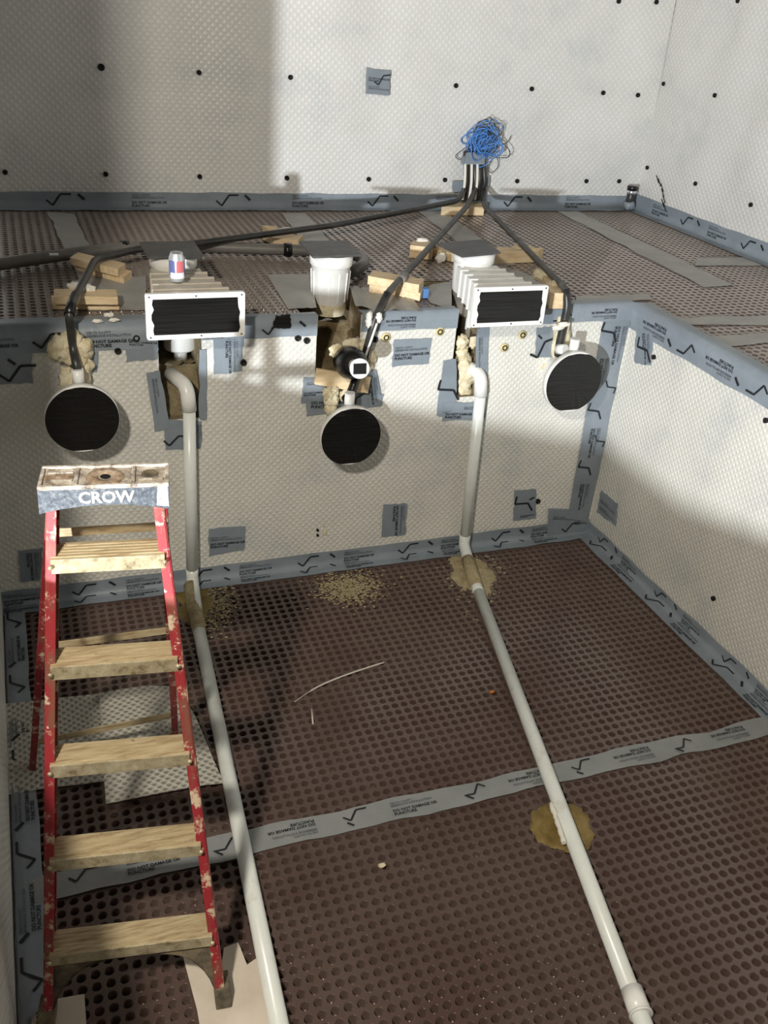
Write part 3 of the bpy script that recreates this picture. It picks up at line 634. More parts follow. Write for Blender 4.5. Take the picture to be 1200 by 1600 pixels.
# ------------------------------------------------------------------ wood
def block(lab, qpx, z, hgt, back=None, group=None, name='wood_block', jit=0):
    """qpx: front-left, front-right, back-right, back-left of the top face at height z+hgt"""
    q = [onz(x, y, z+hgt) for x, y in qpx]; m = MB(); m.hexa([p-U*hgt for p in q]+q); o = m.build(name, 'wood', bevel=.002); return tag(o, lab, 'wood')
def qb(x0, x1, yf, depth_px, sl, dx): return ((x0, yf), (x1, yf+sl), (x1+dx, yf+sl-depth_px), (x0+dx, yf-depth_px))
e = .004
block('lower pine offcut under the left black conduit near the grey pipe', ((117,412),(193,433),(206,423),(128,402)), ZL+e, .035)
block('upper pine offcut under the left black conduit near the grey pipe', ((109,402),(184,421),(196,411),(122,394)), ZL+.04, .038)
block('lower pine offcut by the ledge edge left of the skimmer', ((81,472),(186,473),(184,463),(80,461)), ZL+e, .035)
block('upper pine offcut by the ledge edge left of the skimmer', ((84,463),(184,464),(182,452),(84,451)), ZL+.04, .038)
block('pine offcut under the long conduit behind the white pail', ((428,372),(467,374),(474,367),(410,363)), ZL+e, .045)
block('pale foam-topped pine offcut under the long conduit', ((418,358),(434,360),(432,353),(410,352)), ZL+.0+e, .05)
block('lower pine offcut of the stack beside the crumpled tape', ((577,445),(657,458),(663,450),(585,437)), ZL+e, .045)
block('upper pine offcut of the stack beside the crumpled tape', ((575,431),(655,445),(663,436),(583,422)), ZL+.05, .045)
block('pine offcut under the middle conduit left of the right skimmer', ((641,383),(676,387),(678,378),(645,376)), ZL+e, .075)
block('pine offcut half hidden behind the right skimmer', ((676,388),(712,398),(716,391),(680,382)), ZL+e, .05)
block('pine offcut under the right conduit behind the right skimmer', ((775,393),(842,391),(850,387),(776,386)), ZL+e, .075)
block('tilted pine offcut beside the right skimmer faceplate', ((861,458),(884,458),(868,432),(848,430)), ZL+e, .085)
block('pine block at the foot of the conduit bundle', ((690,323),(757,324),(750,316),(697,315)), ZL+e, .06)
q = [ony(x, y, YB-.05) for x, y in ((496,577),(580,590),(575,615),(492,601))]
m = MB(); m.prism(q, (0, .022, 0)); tag(m.build('wood_board', 'wood', bevel=.002), 'flat pine board across the pit wall under the return fitting', 'wood')
m = MB(); pbl = onz(660, 457, ZL+.03); m.box(pbl+Vector((.012, .0, 0)), (.03, .05, .05)); tag(m.build('blue_scrap', 'blue_paint', bevel=.003), 'small blue scrap at the end of the stacked pine offcuts', 'scrap')
# ------------------------------------------------------------------ conduits
ZC = ZL+.105
def on(x, y, z): return onz(x, y, z)
YC = YB-.055
bb = [ony(x, 306, YU-.09) for x in (724, 731, 738, 745, 753)]
def conduit(lab, pts, r=.023, mat='dusty_conduit', bend=.07):
    m = MB(); m.tube(bendpath(pts, bend, 7), r, 14); return tag(m.build('conduit', mat), lab, 'conduit')
A_ = [Vector((bb[0].x, YU-.1, ZC+.06)), on(715,314,ZC+.02), on(520,352,ZC), on(310,380,ZC), on(215,389,ZC), on(149,405,ZC), on(111,478,ZC), ony(108,492,YC-.03), ony(114,545,YC), LL[0]+Vector((0,-.15,LL[1]+.05))]
tA = thing('conduit', A_[0], 'long black conduit running left to the light above the ladder', 'conduit')
m = MB(); m.tube(bendpath(A_, .06, 7), .019, 14); m.build('tube', 'black_conduit', tA)
m = MB(); m.tube([on(119,461,ZC), on(111,478,ZC), ony(108,492,YC-.03)], .023, 14); m.build('coupling', 'black_tape', tA)
B_ = [Vector((bb[2].x, YU-.13, ZC+.06)), on(730,322,ZC+.01), on(606,458,ZC), ony(585,500,YC), ony(570,558,YC), ony(548,615,YC-.06), LM[0]+Vector((-.02,-.15,LM[1]+.02))]
tB = thing('conduit', B_[0], 'dusty black conduit running forward to the middle light', 'conduit')
m = MB(); m.tube(bendpath(B_[:4], .05, 7)[:-1], .0185, 14); m.build('tube', 'dusty_conduit', tB)
m = MB(); m.tube(bendpath(B_[2:5], .03, 6), .0205, 14); m.build('lower_tube', 'black_conduit', tB)
m = MB(); m.tube(bendpath(B_[4:], .04, 6), .024, 14); m.build('wrapped_end', 'black_tape', tB)
m = MB(); dd = (B_[2]-B_[1]).normalized(); m.tube([on(633,431,ZC), on(626,438,ZC)], .023, 14); m.build('coupling', 'grey_pipe', tB)
m = MB(); m.tube([ony(589,505,YC-.03), ony(570,560,YC-.03)], .006, 8); tag(m.build('white_cord', 'white_plastic', tB), 'white cord along the conduit')
C_ = [Vector((bb[4].x, YU-.13, ZC+.06)), on(757,322,ZC+.01), on(884,452,ZC), ony(887,478,YC), ony(874,538,YC), ony(872,556,YC)]
tC = thing('conduit', C_[0], 'dusty black conduit running forward to the right light', 'conduit')
m = MB(); m.tube(bendpath(C_[:4], .06, 7)[:-1], .0185, 14); m.build('tube', 'dusty_conduit', tC)
m = MB(); m.tube(bendpath(C_[2:], .04, 6), .022, 14); m.build('lower_tube', 'black_conduit', tC)
m = MB(); m.tube([ony(872,545,YC-.02), LR[0]+Vector((-.03,-.12,LR[1]*.9))], .028, 14); m.build('end_sleeve', 'white_plastic', tC)
# grey drain pipe behind the skimmers
tg = thing('grey_pipe', on(330,388,ZL), 'grey pipe running along the ledge behind the skimmers', 'pipe')
ZG = ZL+.05
m = MB(); m.tube(bendpath([on(-120,430,ZG), on(100,398,ZG), on(195,386,ZG), on(330,386,ZG), on(440,390,ZG), on(500,392,ZG), on(560,398,ZG), on(572,412,ZG), on(548,426,ZG)], .08, 6), .032, 16); m.build('tube', 'grey_pipe', tg)
m = MB(); m.tube([on(190,386.6,ZG), on(201,386,ZG)], .036, 16); m.build('collar', 'black_tape', tg)
m = MB(); m.tube([on(443,390,ZG), on(456,390.5,ZG)], .038, 16); m.build('collar', 'black_tape', tg)
m = MB(); c0 = on(84, 396, ZG+.033); m.box(c0+Vector((0,-.012,-.002)), (.045, .028, .006)); tag(m.build('sticker', 'can_white', tg), 'small white sticker')
# vertical bundle at the tall wall, grey wrap and blue wire tangle
tb = thing('conduit_bundle', (bb[2].x, YU-.09, ZL), 'bundle of upright black conduits against the tall wall', 'conduit')
for k, p in enumerate(bb):
    top = ony((728, 734.5, 741, 748, 754)[k], 236, YU-.09)
    m = MB(); m.tube([Vector((p.x, YU-.09, ZL+.08)), Vector((p.x+.01, YU-.09, (ZL+top.z)/2)), top], .019, 12); m.build('tube', 'black_conduit', tb)
for xa, xb in ((724.5, 727), (735, 737), (744, 746)):
    a, b_ = ony(xa-2, 312, YU-.125), ony(xb, 256, YU-.118); m = MB(); m.tube(smoothpath([a, (a+b_)/2+Vector((.008,0,0)), b_], 4), .010, 10); m.build('white_strip', 'white_foam', tb)
a, b_ = ony(741, 257, YU-.09), ony(744, 239, YU-.09); m = MB()
W_ = [ony(x, y, YU-.115) for x, y in ((724,257),(757,257),(758,238),(729,238))]
V = []
for j in range(5):
    for i in range(9):
        u, v = i/8, j/4; p = (W_[0]*(1-u)+W_[1]*u)*(1-v)+(W_[3]*(1-u)+W_[2]*u)*v; V.append(p-SY*(.004+.003*und(i, j, 2)))
m.add(V, [(j*9+i, j*9+i+1, (j+1)*9+i+1, (j+1)*9+i) for j in range(4) for i in range(8)], True)
K = [p+SY*.055 for p in W_]; m.add([W_[0], W_[3], K[3], K[0], W_[1], W_[2], K[2], K[1]], [(0,1,2,3), (4,5,6,7)]); m.build('tape_wrap', 'grey_tape', tb)
random.seed(11); wc = ony(757, 221, YU-.11); m = MB(); m2 = MB()
def loop(c, r, n, rr, mm, seed):
    random.seed(seed); ax = Vector((random.uniform(-.7,.7), -1, random.uniform(-.7,.7))).normalized(); u = ax.orthogonal().normalized(); v = ax.cross(u); ph = random.random()*6; turns = random.uniform(.8, 1.6)
    e1, e2 = random.uniform(.6, 1.1), random.uniform(.6, 1.1); pts = []
    for k in range(n+1):
        a = ph+turns*2*math.pi*k/n; q = c+(u*math.cos(a)*e1+v*math.sin(a)*e2)*r*(1+.2*math.sin(3*a+seed))
        q.y = min(q.y, YU-.035); pts.append(q)
    mm.tube(pts, rr, 5)
for k in range(27): loop(wc+Vector((random.gauss(-.01,.035), random.uniform(-.03,.03), random.gauss(.0,.035))), random.uniform(.045, .125), 24, .0040, m, 100+k)
for k in range(12): loop(wc+Vector((random.gauss(.03,.045), 0, random.gauss(.02,.035))), random.uniform(.06, .125), 22, .0027, m2, 300+k)
m2.tube(smoothpath([ony(x, y, YU-.06) for x, y in ((735,226),(720,236),(712,243),(715,248),(722,249))], 5), .003, 5)
m2.tube(smoothpath([ony(x, y, YU-.06) for x, y in ((770,235),(778,250),(777,262),(768,270),(762,262),(768,252))], 5), .003, 5)
m2.tube(smoothpath([ony(x, y, YU-.06) for x, y in ((780,228),(793,222),(798,212))], 5), .003, 5)
tw = thing('wire_tangle', wc-U*.1, 'tangle of blue wires above the upright conduits', 'wires')
tag(m.build('blue_wires', 'blue_wire', tw), kind='stuff'); tag(m2.build('dark_wires', 'dark_wire', tw), kind='stuff')
# stub in the far corner
c0 = ony(984, 315, YU-.09); ts = thing('pipe_stub', (c0.x, c0.y, ZL), 'short black capped pipe stub taped in the far corner', 'pipe')
zt_ = ony(984, 291, YU-.09).z
m = MB(); m.tube([(c0.x, c0.y, ZL+.02), (c0.x, c0.y, zt_)], .034, 18); m.build('tube', 'black_conduit', ts)
m = MB(); m.lathe([(.03, zt_-.03), (.040, zt_-.03), (.042, zt_), (.036, zt_+.004), (0, zt_+.004)], (c0.x, c0.y, 0), n=20); m.build('cap', 'black_tape', ts)
for zz in (.055, .15):
    m = MB(); m.lathe([(.036, 0), (.041, .004), (.041, .022), (.036, .026)], (c0.x, c0.y, zt_-zz), n=20); m.build('foil_band', 'silver_foil', ts)
m = MB(); m.blob((c0.x, c0.y, ZL+.05), .05, 4, .35, 4, 2, (1,1,.7)); m.build('tape_collar', 'grey_tape', ts)
# dark scratch marks low on the right tall wall
for k, (x, y) in enumerate(((1027,279),(1030,284),(1034,292),(1035,300),(1037,310),(1035,316),(1038,322))):
    p = onx(x, y, XU-.018); m = MB(); m.bar(p+Vector((0,.02,.02)), p-Vector((0,.03,.03)), .006, .003, SY); m.build('scuff', 'plug_black', wall_ur)
# ------------------------------------------------------------------ foam and mortar
def foam(lab, items, mat='foam', name='foam_blob', cat='foam'):
    m = MB()
    for k, (p, r, sq) in enumerate(items): m.blob(p, r, k+len(lab), .45, 3.5, 3, sq)
    return tag(m.build(name, mat), lab, cat)
foam('cream expanding foam blobs round the left conduit end', [(ony(x, y, YB-.03), r, (1,.7,1)) for x, y, r in ((95,542,.05),(112,535,.055),(128,545,.05),(122,560,.05),(133,570,.04),(104,552,.05),(88,552,.035))])
foam('cream foam at the top of the left light', [(ony(x, y, YB-.05), r, (.8,.6,1.2)) for x, y, r in ((104,585,.035),(104,596,.04),(130,592,.04),(116,598,.05))])
foam('yellow foam round the return fitting', [(ony(x, y, YB-.01), r, (1,.6,1)) for x, y, r in ((525,548,.035),(548,542,.05),(566,545,.045),(574,558,.045),(572,572,.035))])
foam('yellow foam left of the middle light conduit', [(ony(x, y, YB-.05), r, (.8,.7,1)) for x, y, r in ((514,615,.04),(518,625,.045),(517,638,.04),(540,618,.035),(522,612,.03))])
foam('oval cream foam behind the right conduit', [(ony(876, 526, YB-.01), .075, (.62,.45,1.75))])
foam('white sealant lumps on the middle conduit', [(ony(x, y, YC-.01), .02, (.8,.8,1.3)) for x, y in ((577,495),(592,497),(576,504))], 'white_foam')
foam('white sealant tie across the right conduit', [(ony(x, y, YC-.045), .02, (1.7,.6,.7)) for x, y in ((872,512),(882,507))], 'white_foam')
foam('foam lump on the pine offcuts by the ledge edge', [(on(118,447,ZL+.085), .035, (1,.8,.5)), (on(138,451,ZL+.085), .035, (1,.8,.5))], 'white_foam')
foam('foam lump on the offcut under the long conduit', [(on(447,360,ZL+.055), .04, (1.4,.8,.45))], 'white_foam')
foam('foam lumps on the offcut left of the right skimmer', [(on(660,376,ZL+.08), .03, (1.3,.8,.6)), (on(681,380,ZL+.08), .03, (1,.8,.8)), (on(689,403,ZL+.03), .03, (1,.8,1))], 'white_foam')
foam('foam lumps on the offcut under the right conduit', [(on(810,392,ZL+.06), .045, (1,.8,.9)), (on(826,396,ZL+.05), .045, (1,.8,.9))])
foam('foam lump on the tilted offcut', [(on(845,430,ZL+.06), .045, (1,1,.8)), (on(868,450,ZL+.07), .05, (1,1,.7))])
foam('rough foam packed into the right recess', [(ony(x, y, YB+.05), r, (.9,.6,1.1)) for x, y, r in ((724,610,.05),(727,590,.055),(725,570,.05),(722,552,.04),(740,535,.03),(722,535,.04))])
for lab, p in (('largest foam crumb on the rim tape left of the can skimmer', (170,492)), ('left foam crumb on the rim tape', (152,502)), ('right foam crumb on the rim tape', (178,500))):
    foam(lab, [(ony(*p, YB-.014), .016, (1.5,.5,.6))], 'white_foam', 'foam_crumb')
m = MB(); p = ony(508, 832, YB-.006); m.blob(p, .011, 2, .2, 2, 2, (.8,.5,1.9)); m.blob(ony(506,820,YB-.006), .006, 2, .2, 2, 2, (.6,.5,3)); tag(m.build('sealant_drip', 'foam'), 'cream sealant drip low on the pit back wall', 'drip')
def mound(lab, pxs, mat, hgt, name, cat='mortar', seed=1):
    q = [onz(x, y, 0) for x, y in pxs]; c = sum(q, Vector())/len(q); n = 72; R = 9; V = [c+U*hgt]
    ang = sorted([(math.atan2(p.y-c.y, p.x-c.x), (p-c).length) for p in q]); ang = [(ang[-1][0]-2*math.pi, ang[-1][1])]+ang+[(ang[0][0]+2*math.pi, ang[0][1])]
    def rad(a):
        for (a0, r0), (a1, r1) in zip(ang[:-1], ang[1:]):
            if a0 <= a <= a1: u = (a-a0)/(a1-a0+1e-9); u = u*u*(3-2*u); return r0*(1-u)+r1*u
        return ang[0][1]
    for j in range(1, R+1):
        for k in range(n):
            a = -math.pi+2*math.pi*k/n; rr_ = rad(a)*(1+.10*noise.noise(Vector((math.cos(a)*4, math.sin(a)*4, seed)))+.09*noise.noise(Vector((math.cos(a)*17, math.sin(a)*17, seed)))); u = j/R
            p = c+Vector((math.cos(a), math.sin(a), 0))*rr_*u; z = hgt*(1-u**3)*(.85+.5*noise.noise(p*22))
            V.append(Vector((p.x, p.y, max(z, 0) if j < R else -.006)))
    fs = [(0, 1+k, 1+(k+1) % n) for k in range(n)]+[(1+(j-1)*n+k, 1+j*n+k, 1+j*n+(k+1) % n, 1+(j-1)*n+(k+1) % n) for j in range(1, R) for k in range(n)]
    m = MB(); m.add(V, fs, True); return tag(m.build(name, mat), lab, cat)
mound('olive sealant mound where the left pipe meets the floor', ((286,915),(318,912),(328,930),(326,955),(312,975),(290,972),(284,945)), 'epoxy', .014, 'sealant_mound', seed=1)
mound('tan sealant mound where the right pipe meets the floor', ((710,862),(748,872),(768,888),(770,915),(758,934),(735,925),(712,915),(706,890)), 'sealant_powder', .016, 'sealant_mound', seed=2)
mound('olive brown epoxy patch under the right floor pipe', ((828,1290),(842,1258),(880,1252),(912,1262),(924,1290),(920,1325),(900,1332),(865,1325),(845,1318)), 'epoxy', .010, 'epoxy_patch', seed=3)
def splat(lab, cx, cy, sx, sy, n, seed, name='sealant_splatter'):
    random.seed(seed); m = MB()
    for k in range(n):
        x, y = random.gauss(cx, sx), random.gauss(cy, sy)
        if y < 893-(x-310)*.07: continue
        p = onz(x, y, .002)
        r = random.uniform(.002, .009); m.blob(p, r, k, .5, 3, 1, (1.3,1,.25))
    o = m.build(name, 'sealant_powder'); return tag(o, lab, 'splatter', kind='stuff')
splat('tan sealant splatter on the floor between the two pipes', 545, 918, 26, 13, 1000, 3)
splat('tan sealant crumbs scattered right of the left pipe foot', 340, 945, 14, 20, 420, 4)
splat('tan sealant crumbs round the right pipe foot', 745, 900, 24, 24, 260, 5)
# ------------------------------------------------------------------ white pipes
def ppipe(lab, x, toppx, wallx, floorpx, coupl=None, sleeve=None):
    r = .0305; yv = YB-.045
    top = ony(*toppx, yv); pts = [Vector((x-.05, YB+.10, top.z+.045)), Vector((x-.01, YB+.0, top.z+.04)), Vector((x, yv, top.z-.03))]
    f = [onz(px_, py_, r) for px_, py_ in floorpx]; foot = Vector((wallx, yv-.01, .075))
    tt = thing('drain_pipe', (wallx, yv, 0), lab, 'pipe')
    m = MB(); m.tube(bendpath([pts[2]+U*-.07, foot+U*.03], .05), r, 20); m.build('riser', 'pipe_plastic', tt)
    m = MB(); m.tube(bendpath([Vector((x-.06, YB+.12, top.z+.03)), Vector((x-.004, yv+.02, top.z+.02)), Vector((x, yv, top.z-.10))], .075, 9), r*1.17, 20); m.build('elbow', 'white_plastic', tt)
    m = MB(); m.tube(bendpath([foot+U*.05, foot+U*-.02, f[0], f[0]+(f[1]-f[0])*.02], .06, 8), r*1.03, 20); m.build('foot_elbow', 'pipe_plastic', tt)
    dd = (f[1]-f[0]).normalized(); m = MB(); m.tube([f[0], f[1]+dd*.35], r, 20); m.build('floor_run', 'pipe_plastic', tt)
    if coupl:
        c = onz(*coupl, r); m = MB(); m.tube([c-dd*.045, c+dd*.045], r*1.22, 22); m.tube([c+dd*.038, c+dd*.047], r*1.32, 22); m.build('coupling', 'white_plastic', tt)
    return tt, f, dd
pl, fl_, dl = ppipe('white drain pipe beside the ladder running along the floor', .705, (294,612), .697, ((309,975),(436,1600)))
pr_, fr_, dr = ppipe('white drain pipe below the right skimmer running along the floor', 2.268, (748,592), 2.286, ((745,918),(1004,1597)), (994,1566))
# sealant skirts on the pipes and torn tape on the right run
for parent, f, dd, a, b_ in ((pl, fl_, dl, -.32, .06), (pr_, fr_, dr, -.26, .0)):
    m = MB(); m.tube([f[0]+dd*a+U*.02, f[0]+dd*(a*.5)+U*.006, f[0]+dd*b_], [.036, .037, .034], 18); tag(m.build('sealant_coat', 'sealant_powder', parent), 'tan sealant smeared over the pipe')
c0, c1 = onz(868,1254,.0305), onz(888,1315,.0305); m = MB(); pts = [c0+(c1-c0)*(k/14)+U*.004+Vector((-.026+.006*und(k*1.3,0,1), -.008, .006)) for k in range(15)]
m.tube(pts, [.010+.006*und(k*1.9, 3, 1) for k in range(15)], 8); m.build('sealant_bead', 'white_foam', pr_)
# ------------------------------------------------------------------ membrane scraps, cardboard, debris
def sheet_poly(lab, pxs, mat, z, name, cat, th=.004, wave=.008, nsub=3):
    q = [onz(x, y, z) for x, y in pxs]; bm = bmesh.new(); f = bm.faces.new([bm.verts.new(p) for p in q])
    bmesh.ops.triangulate(bm, faces=[f]); 
    for _ in range(nsub): bmesh.ops.subdivide_edges(bm, edges=[e for e in bm.edges if e.calc_length() > .05], cuts=1, use_grid_fill=False); bmesh.ops.triangulate(bm, faces=[g for g in bm.faces if len(g.verts) > 3])
    for v in bm.verts: v.co.z += wave*(.5+und(v.co.x*5, v.co.y*5, z*50+1))
    ext = bmesh.ops.extrude_face_region(bm, geom=bm.faces[:]); 
    for g in ext['geom']:
        if isinstance(g, bmesh.types.BMVert): g.co.z += th
    bmesh.ops.recalc_face_normals(bm, faces=bm.faces)
    bm.verts.index_update(); m = MB(); m.add([v.co.copy() for v in bm.verts], [tuple(v.index for v in g.verts) for g in bm.faces], False); bm.free()
    return tag(m.build(name, mat, uv=lambda p: (p.x, p.y)), lab, cat)
sheet_poly('grey studded membrane scrap lying against the left pit wall', ((-30,1108),(0,1103),(52,1098),(157,1086),(200,1085),(200,1216),(165,1222),(78,1232),(10,1243),(-30,1246)), 'scrap_membrane', .008, 'membrane_scrap', 'membrane')
sheet_poly('grey studded membrane scrap under the ladder beside the left pipe', ((155,1085),(230,1073),(277,1075),(303,1117),(330,1180),(350,1225),(320,1228),(240,1243),(166,1257),(163,1222)), 'scrap_membrane', .022, 'membrane_scrap', 'membrane')
sheet_poly('torn cardboard sheet under the right ladder foot', ((286,1496),(308,1491),(330,1505),(345,1520),(350,1482),(372,1474),(386,1510),(400,1500),(412,1525),(425,1605),(440,1680),(325,1680),(308,1580)), 'cardboard', .004, 'cardboard_sheet', 'cardboard', wave=.006)
sheet_poly('cardboard sheet under the left ladder foot', ((31,1574),(58,1571),(90,1562),(132,1555),(135,1600),(138,1680),(32,1680)), 'cardboard', .004, 'cardboard_sheet', 'cardboard', wave=.004)
m = MB(); m.tube(smoothpath([onz(x, y, .006) for x, y in ((460,1097),(480,1083),(505,1069),(545,1053),(600,1035))], 6), [.0015]*8+[.0042]*17, 6); tag(m.build('plastic_strip', 'stick'), 'long thin pale plastic strip lying on the pit floor', 'debris')
m = MB(); m.tube([onz(487,1108,.006), onz(489,1131,.006)], .004, 6); tag(m.build('plastic_strip', 'stick'), 'short thin pale stick lying on the pit floor', 'debris')
m = MB(); m.blob(onz(769,1081,.004), .012, 3, .5, 3, 1, (1.4,1,.5)); tag(m.build('debris_chip', 'orange'), 'tiny orange chip on the floor beside the right pipe', 'debris')
m = MB(); m.blob(onz(597,1352,.002), .014, 5, .5, 3, 2, (1.1,.8,.5)); tag(m.build('debris_chip', 'foam'), 'pale crumb sitting in a floor dimple', 'debris')
# ------------------------------------------------------------------ stepladder
fr, fl = onz(350,1574,.012), onz(72,1612,.012); tl, tr_ = onz(74,788,1.6), onz(252,781,1.6)
rl, rr = Vector((-.155, 3.10, .01)), Vector((.425, 3.13, .01))
tld = thing('step_ladder', ((fl.x+fr.x)/2, 2.4, 0), 'paint-splattered red stepladder with worn metal steps', 'ladder')
uw = (fr-fl).normalized(); nrm = uw.cross((tl-fl).normalized()).normalized()
if nrm.dot(CAM-fl) < 0: nrm = -nrm
def cchan(p0, p1, inward, name='rail', dep=.070, wd=.026):   # open channel rail: web outside, flanges towards the steps
    m = MB(); d_ = (p1-p0).normalized(); a = (inward-d_*d_.dot(inward)).normalized(); n_ = d_.cross(a)
    if n_.dot(nrm) < 0: n_ = -n_
    m.bar(p0-n_*dep/2, p1-n_*dep/2, .006, dep, a); m.bar(p0+a*wd/2, p1+a*wd/2, wd, .006, a); m.bar(p0-n_*dep+a*wd/2, p1-n_*dep+a*wd/2, wd, .006, a)
    return m.build(name, 'red_fibreglass', tld, .0015)
cchan(fl-uw*.006, tl-uw*.002, uw, 'front_rail'); cchan(fr+uw*.006, tr_+uw*.002, -uw, 'front_rail')
steps = [((84,905),(258,880)), ((82,1065),(276,1047)), ((78,1222),(298,1190)), ((76,1368),(315,1330)), ((75,1518),(333,1468))]
o_ = (fl+fr)/2
def rail_at(f_, t_, z): u = (z-f_.z)/(t_.z-f_.z); return f_*(1-u)+t_*u
for k, (pa, pb_) in enumerate(steps):
    z = (onplane(*pa, o_, nrm).z+onplane(*pb_, o_, nrm).z)/2
    a, b_ = rail_at(fl, tl, z)+uw*.012, rail_at(fr, tr_, z)-uw*.012; back = Vector((-uw.y, uw.x, 0)); 
    if back.y < 0: back = -back
    hgt, dp = .045, .088
    st = MB(); st.hexa([a+U*(hgt-.004)+back*0, b_+U*(hgt-.004), b_+U*(hgt-.004)+back*dp, a+U*(hgt-.004)+back*dp, a+U*hgt, b_+U*hgt, b_+U*hgt+back*dp, a+U*hgt+back*dp])
    so = st.build('step', 'step_metal', tld, .001)
    st = MB(); st.hexa([a-back*.004, b_-back*.004, b_, a, a-back*.004+U*hgt, b_-back*.004+U*hgt, b_+U*hgt, a+U*hgt]); st.build('step_front', 'step_front', so, .001)
    for g in range(5):
        y_ = back*(dp*(.15+.17*g)); st = MB(); st.bar(a+U*(hgt+.0004)+y_, b_+U*(hgt+.0004)+y_, .007, .0022, back); st.build('tread_ridge', 'step_metal', so)
    for e_, s_ in ((a, 1), (b_, -1)):
        MB().lathe([(.007, 0), (.006, .005), (0, .006)], e_-uw*s_*.0+U*.022+nrm*.012, nrm, 10).build('rivet', 'step_front', so)
# curved braces under the bottom step, boots
za = .19
for f_, t_, s_ in ((fl, tl, 1), (fr, tr_, -1)):
    base = rail_at(f_, t_, .05)+uw*s_*.02-nrm*.03; top = rail_at(f_, t_, .225)+uw*s_*.17-nrm*.03; pts = []
    for k in range(9):
        a = k/8*math.pi/2; pts.append(rail_at(f_, t_, .05+.172*math.sin(a))+uw*s_*(.022+.15*(1-math.cos(a)))-nrm*.03)
    m = MB()
    V = [p+d_ for p in pts for d_ in (nrm*.028, -nrm*.028)]; corner = rail_at(f_, t_, .222)+uw*s_*.012
    m.add(V, [(2*k, 2*k+2, 2*k+3, 2*k+1) for k in range(8)], True)
    m.add([p+nrm*.02 for p in pts]+[corner+nrm*.0-nrm*.01], [(k, k+1, 9) for k in range(8)]); m.build('knee_brace', 'rubber', tld)
    d_ = (t_-f_).normalized(); m = MB(); m.bar(f_-d_*.0-nrm*.035, f_+d_*.075-nrm*.035, .05, .086, uw); m.build('foot_boot', 'rubber', tld, .004)
# top cap
back = Vector((-uw.y, uw.x, 0)); back = back if back.y > 0 else -back
cl, cr = tl-uw*.022, tr_+uw*.022; ch = .075; cd = .125; z0 = 1.575
cl = Vector((cl.x, cl.y, z0)); cr = Vector((cr.x, cr.y, z0)); cw = (cr-cl).length; ux = (cr-cl).normalized()
def cp(u, v, z): return cl+ux*(u*cw)+back*(v*cd)+U*z          # cap-local point
m = MB(); n = 16; V = []      # arched apron front
for k in range(n+1):
    u = k/n; arch = .022*math.sin(math.pi*u)**.8
    V += [cp(u, -.08, arch), cp(u, 0, ch), cp(u, -.02, arch)]
m.add(V, [(3*k, 3*k+3, 3*k+4, 3*k+1) for k in range(n)]+[(3*k+2, 3*k+1, 3*k+4, 3*k+5) for k in range(n)]+[(3*k, 3*k+2, 3*k+5, 3*k+3) for k in range(n)])
apron = m.build('cap_apron', 'cap_front_plastic', tld)
m = MB()
m.box(cp(.5, .5, ch-.016), (cw, cd, .02), (ux, back, U)); m.box(cp(.5, .97, ch*.45), (cw, .008, ch*.9), (ux, back, U))
for u in (.012, .988): m.box(cp(u, .5, ch*.5), (.008, cd, ch), (ux, back, U))
for v, wv in ((.96, .012), (.03, .012)): m.box(cp(.5, v, ch-.002), (cw, wv, .012), (ux, back, U))
for u in (.012, .28, .72, .988): m.box(cp(u, .5, ch-.003), (.010, cd, .010), (ux, back, U))
for u, v in ((.15, .35), (.15, .72), (.86, .30)): m.box(cp(u, v, ch-.004), (cw*.2, .008, .008), (ux, back, U))
cap = m.build('cap_top', 'cap_plastic', tld, .002)
m = MB(); m.lathe([(.052, 0), (.050, .004), (.018, .002), (.016, -.010), (0, -.010)], cp(.5, .5, ch-.006), U, 32); m.build('tray_disc', 'cap_dirt', cap)
m = MB(); m.lathe([(.014, .001), (0, .001)], cp(.5, .5, ch-.004), U, 20); m.build('tray_hole', 'plug_black', cap)
m = MB(); m.lathe([(.024, .0), (.022, .003), (.016, .003), (.014, .001), (0, .001)], cp(.85, .6, ch-.006), U, 24); m.build('tool_hole', 'rubber', cap)
for u in (.14,):
    m = MB(); m.box(cp(u, .52, ch-.006), (cw*.22, .036, .003), (ux, back, U)); m.build('tray_slot', 'cap_dirt', cap)
nf = (ux.cross((cp(.5, 0, ch)-cp(.5, -.08, 0)).normalized())).normalized()
if nf.dot(CAM-cl) < 0: nf = -nf
cm = text_mesh('CROW', .049, .0014, 'painted_name'); cm.materials.clear(); cm.materials.append(MATS['paint_white'])
put_print(cm, apron, cp(.30, -.04, .042)+nf*.002, ux, (cp(.5, 0, ch)-cp(.5, -.08, 0)).normalized(), .95)
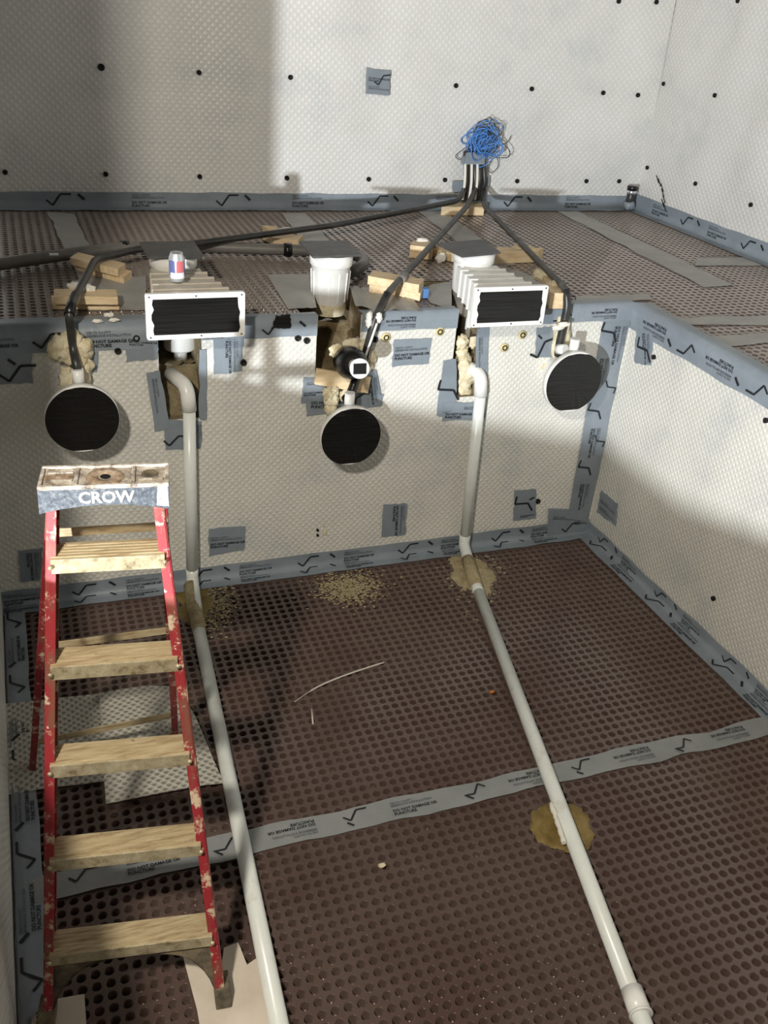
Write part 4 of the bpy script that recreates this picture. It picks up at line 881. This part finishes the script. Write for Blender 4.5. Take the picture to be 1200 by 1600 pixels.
m = MB(); m.add([cp(.90, -.075, .014)+nf*.0015, cp(.995, -.075, .010)+nf*.0015, cp(.99, -.01, .068)+nf*.0015, cp(.91, -.01, .070)+nf*.0015], [(0,1,2,3)]); m.build('paint_smear', 'paint_white', apron)
# rear frame
trl, trr = cp(.06, .9, .0), cp(.94, .9, .0); n2 = (rr-rl).cross(trl-rl).normalized()
for f_, t_, s_ in ((rl, trl, 1), (rr, trr, -1)):
    m = MB(); m.bar(f_, t_, .026, .045, uw); m.build('rear_rail', 'red_fibreglass', tld, .002)
for px_a, px_b in (((85,822),(243,812)), ((85,993),(255,984)), ((82,1142),(266,1119))):
    zz = (onplane(*px_a, rl, n2).z+onplane(*px_b, rl, n2).z)/2; a, b_ = rail_at(rl, trl, zz), rail_at(rr, trr, zz)
    m = MB(); m.bar(a-Vector((0,.016,0)), b_-Vector((0,.016,0)), .028, .006, U); m.build('rear_brace', 'step_metal', tld, .001)
for f_, t_, rf, rt in ((fl, tl, rl, trl), (fr, tr_, rr, trr)):
    a, b_ = rail_at(f_, t_, 1.22)-nrm*.05, rail_at(rf, rt, 1.2); mid = (a+b_)/2-U*.05
    m = MB(); m.bar(a, mid, .022, .004, U); m.bar(mid, b_, .022, .004, U); m.build('spreader', 'rubber', tld)

# ------------------------------------------------------------------ kinds that repeat share a group
GROUPS = {'pool_skimmer': 'white pool skimmers on the ledge', 'slate_tile': 'slate tiles used as lids', 'pool_light': 'taped pool lights on the pit wall',
          'wood_block': 'pine offcuts lying on the ledge', 'drain_pipe': 'white drain pipes in the pit', 'tape_patch': 'grey tape patches on the walls',
          'seam_tape': 'seam tapes on walls and floors', 'foam_blob': 'expanding foam lumps', 'foam_crumb': 'foam crumbs on the rim tape',
          'membrane_scrap': 'membrane scraps on the pit floor', 'cardboard_sheet': 'cardboard under the ladder feet', 'conduit': 'black conduits to the pool lights',
          'plastic_strip': 'thin plastic strips on the pit floor', 'sealant_mound': 'sealant mounds at the pipe feet', 'debris_chip': 'small debris on the pit floor'}
for o in list(COL.objects):
    if o.parent is None and 'label' in o.keys() and 'kind' not in o.keys():
        g = GROUPS.get(o.name.split('.')[0])
        if g: o['group'] = g
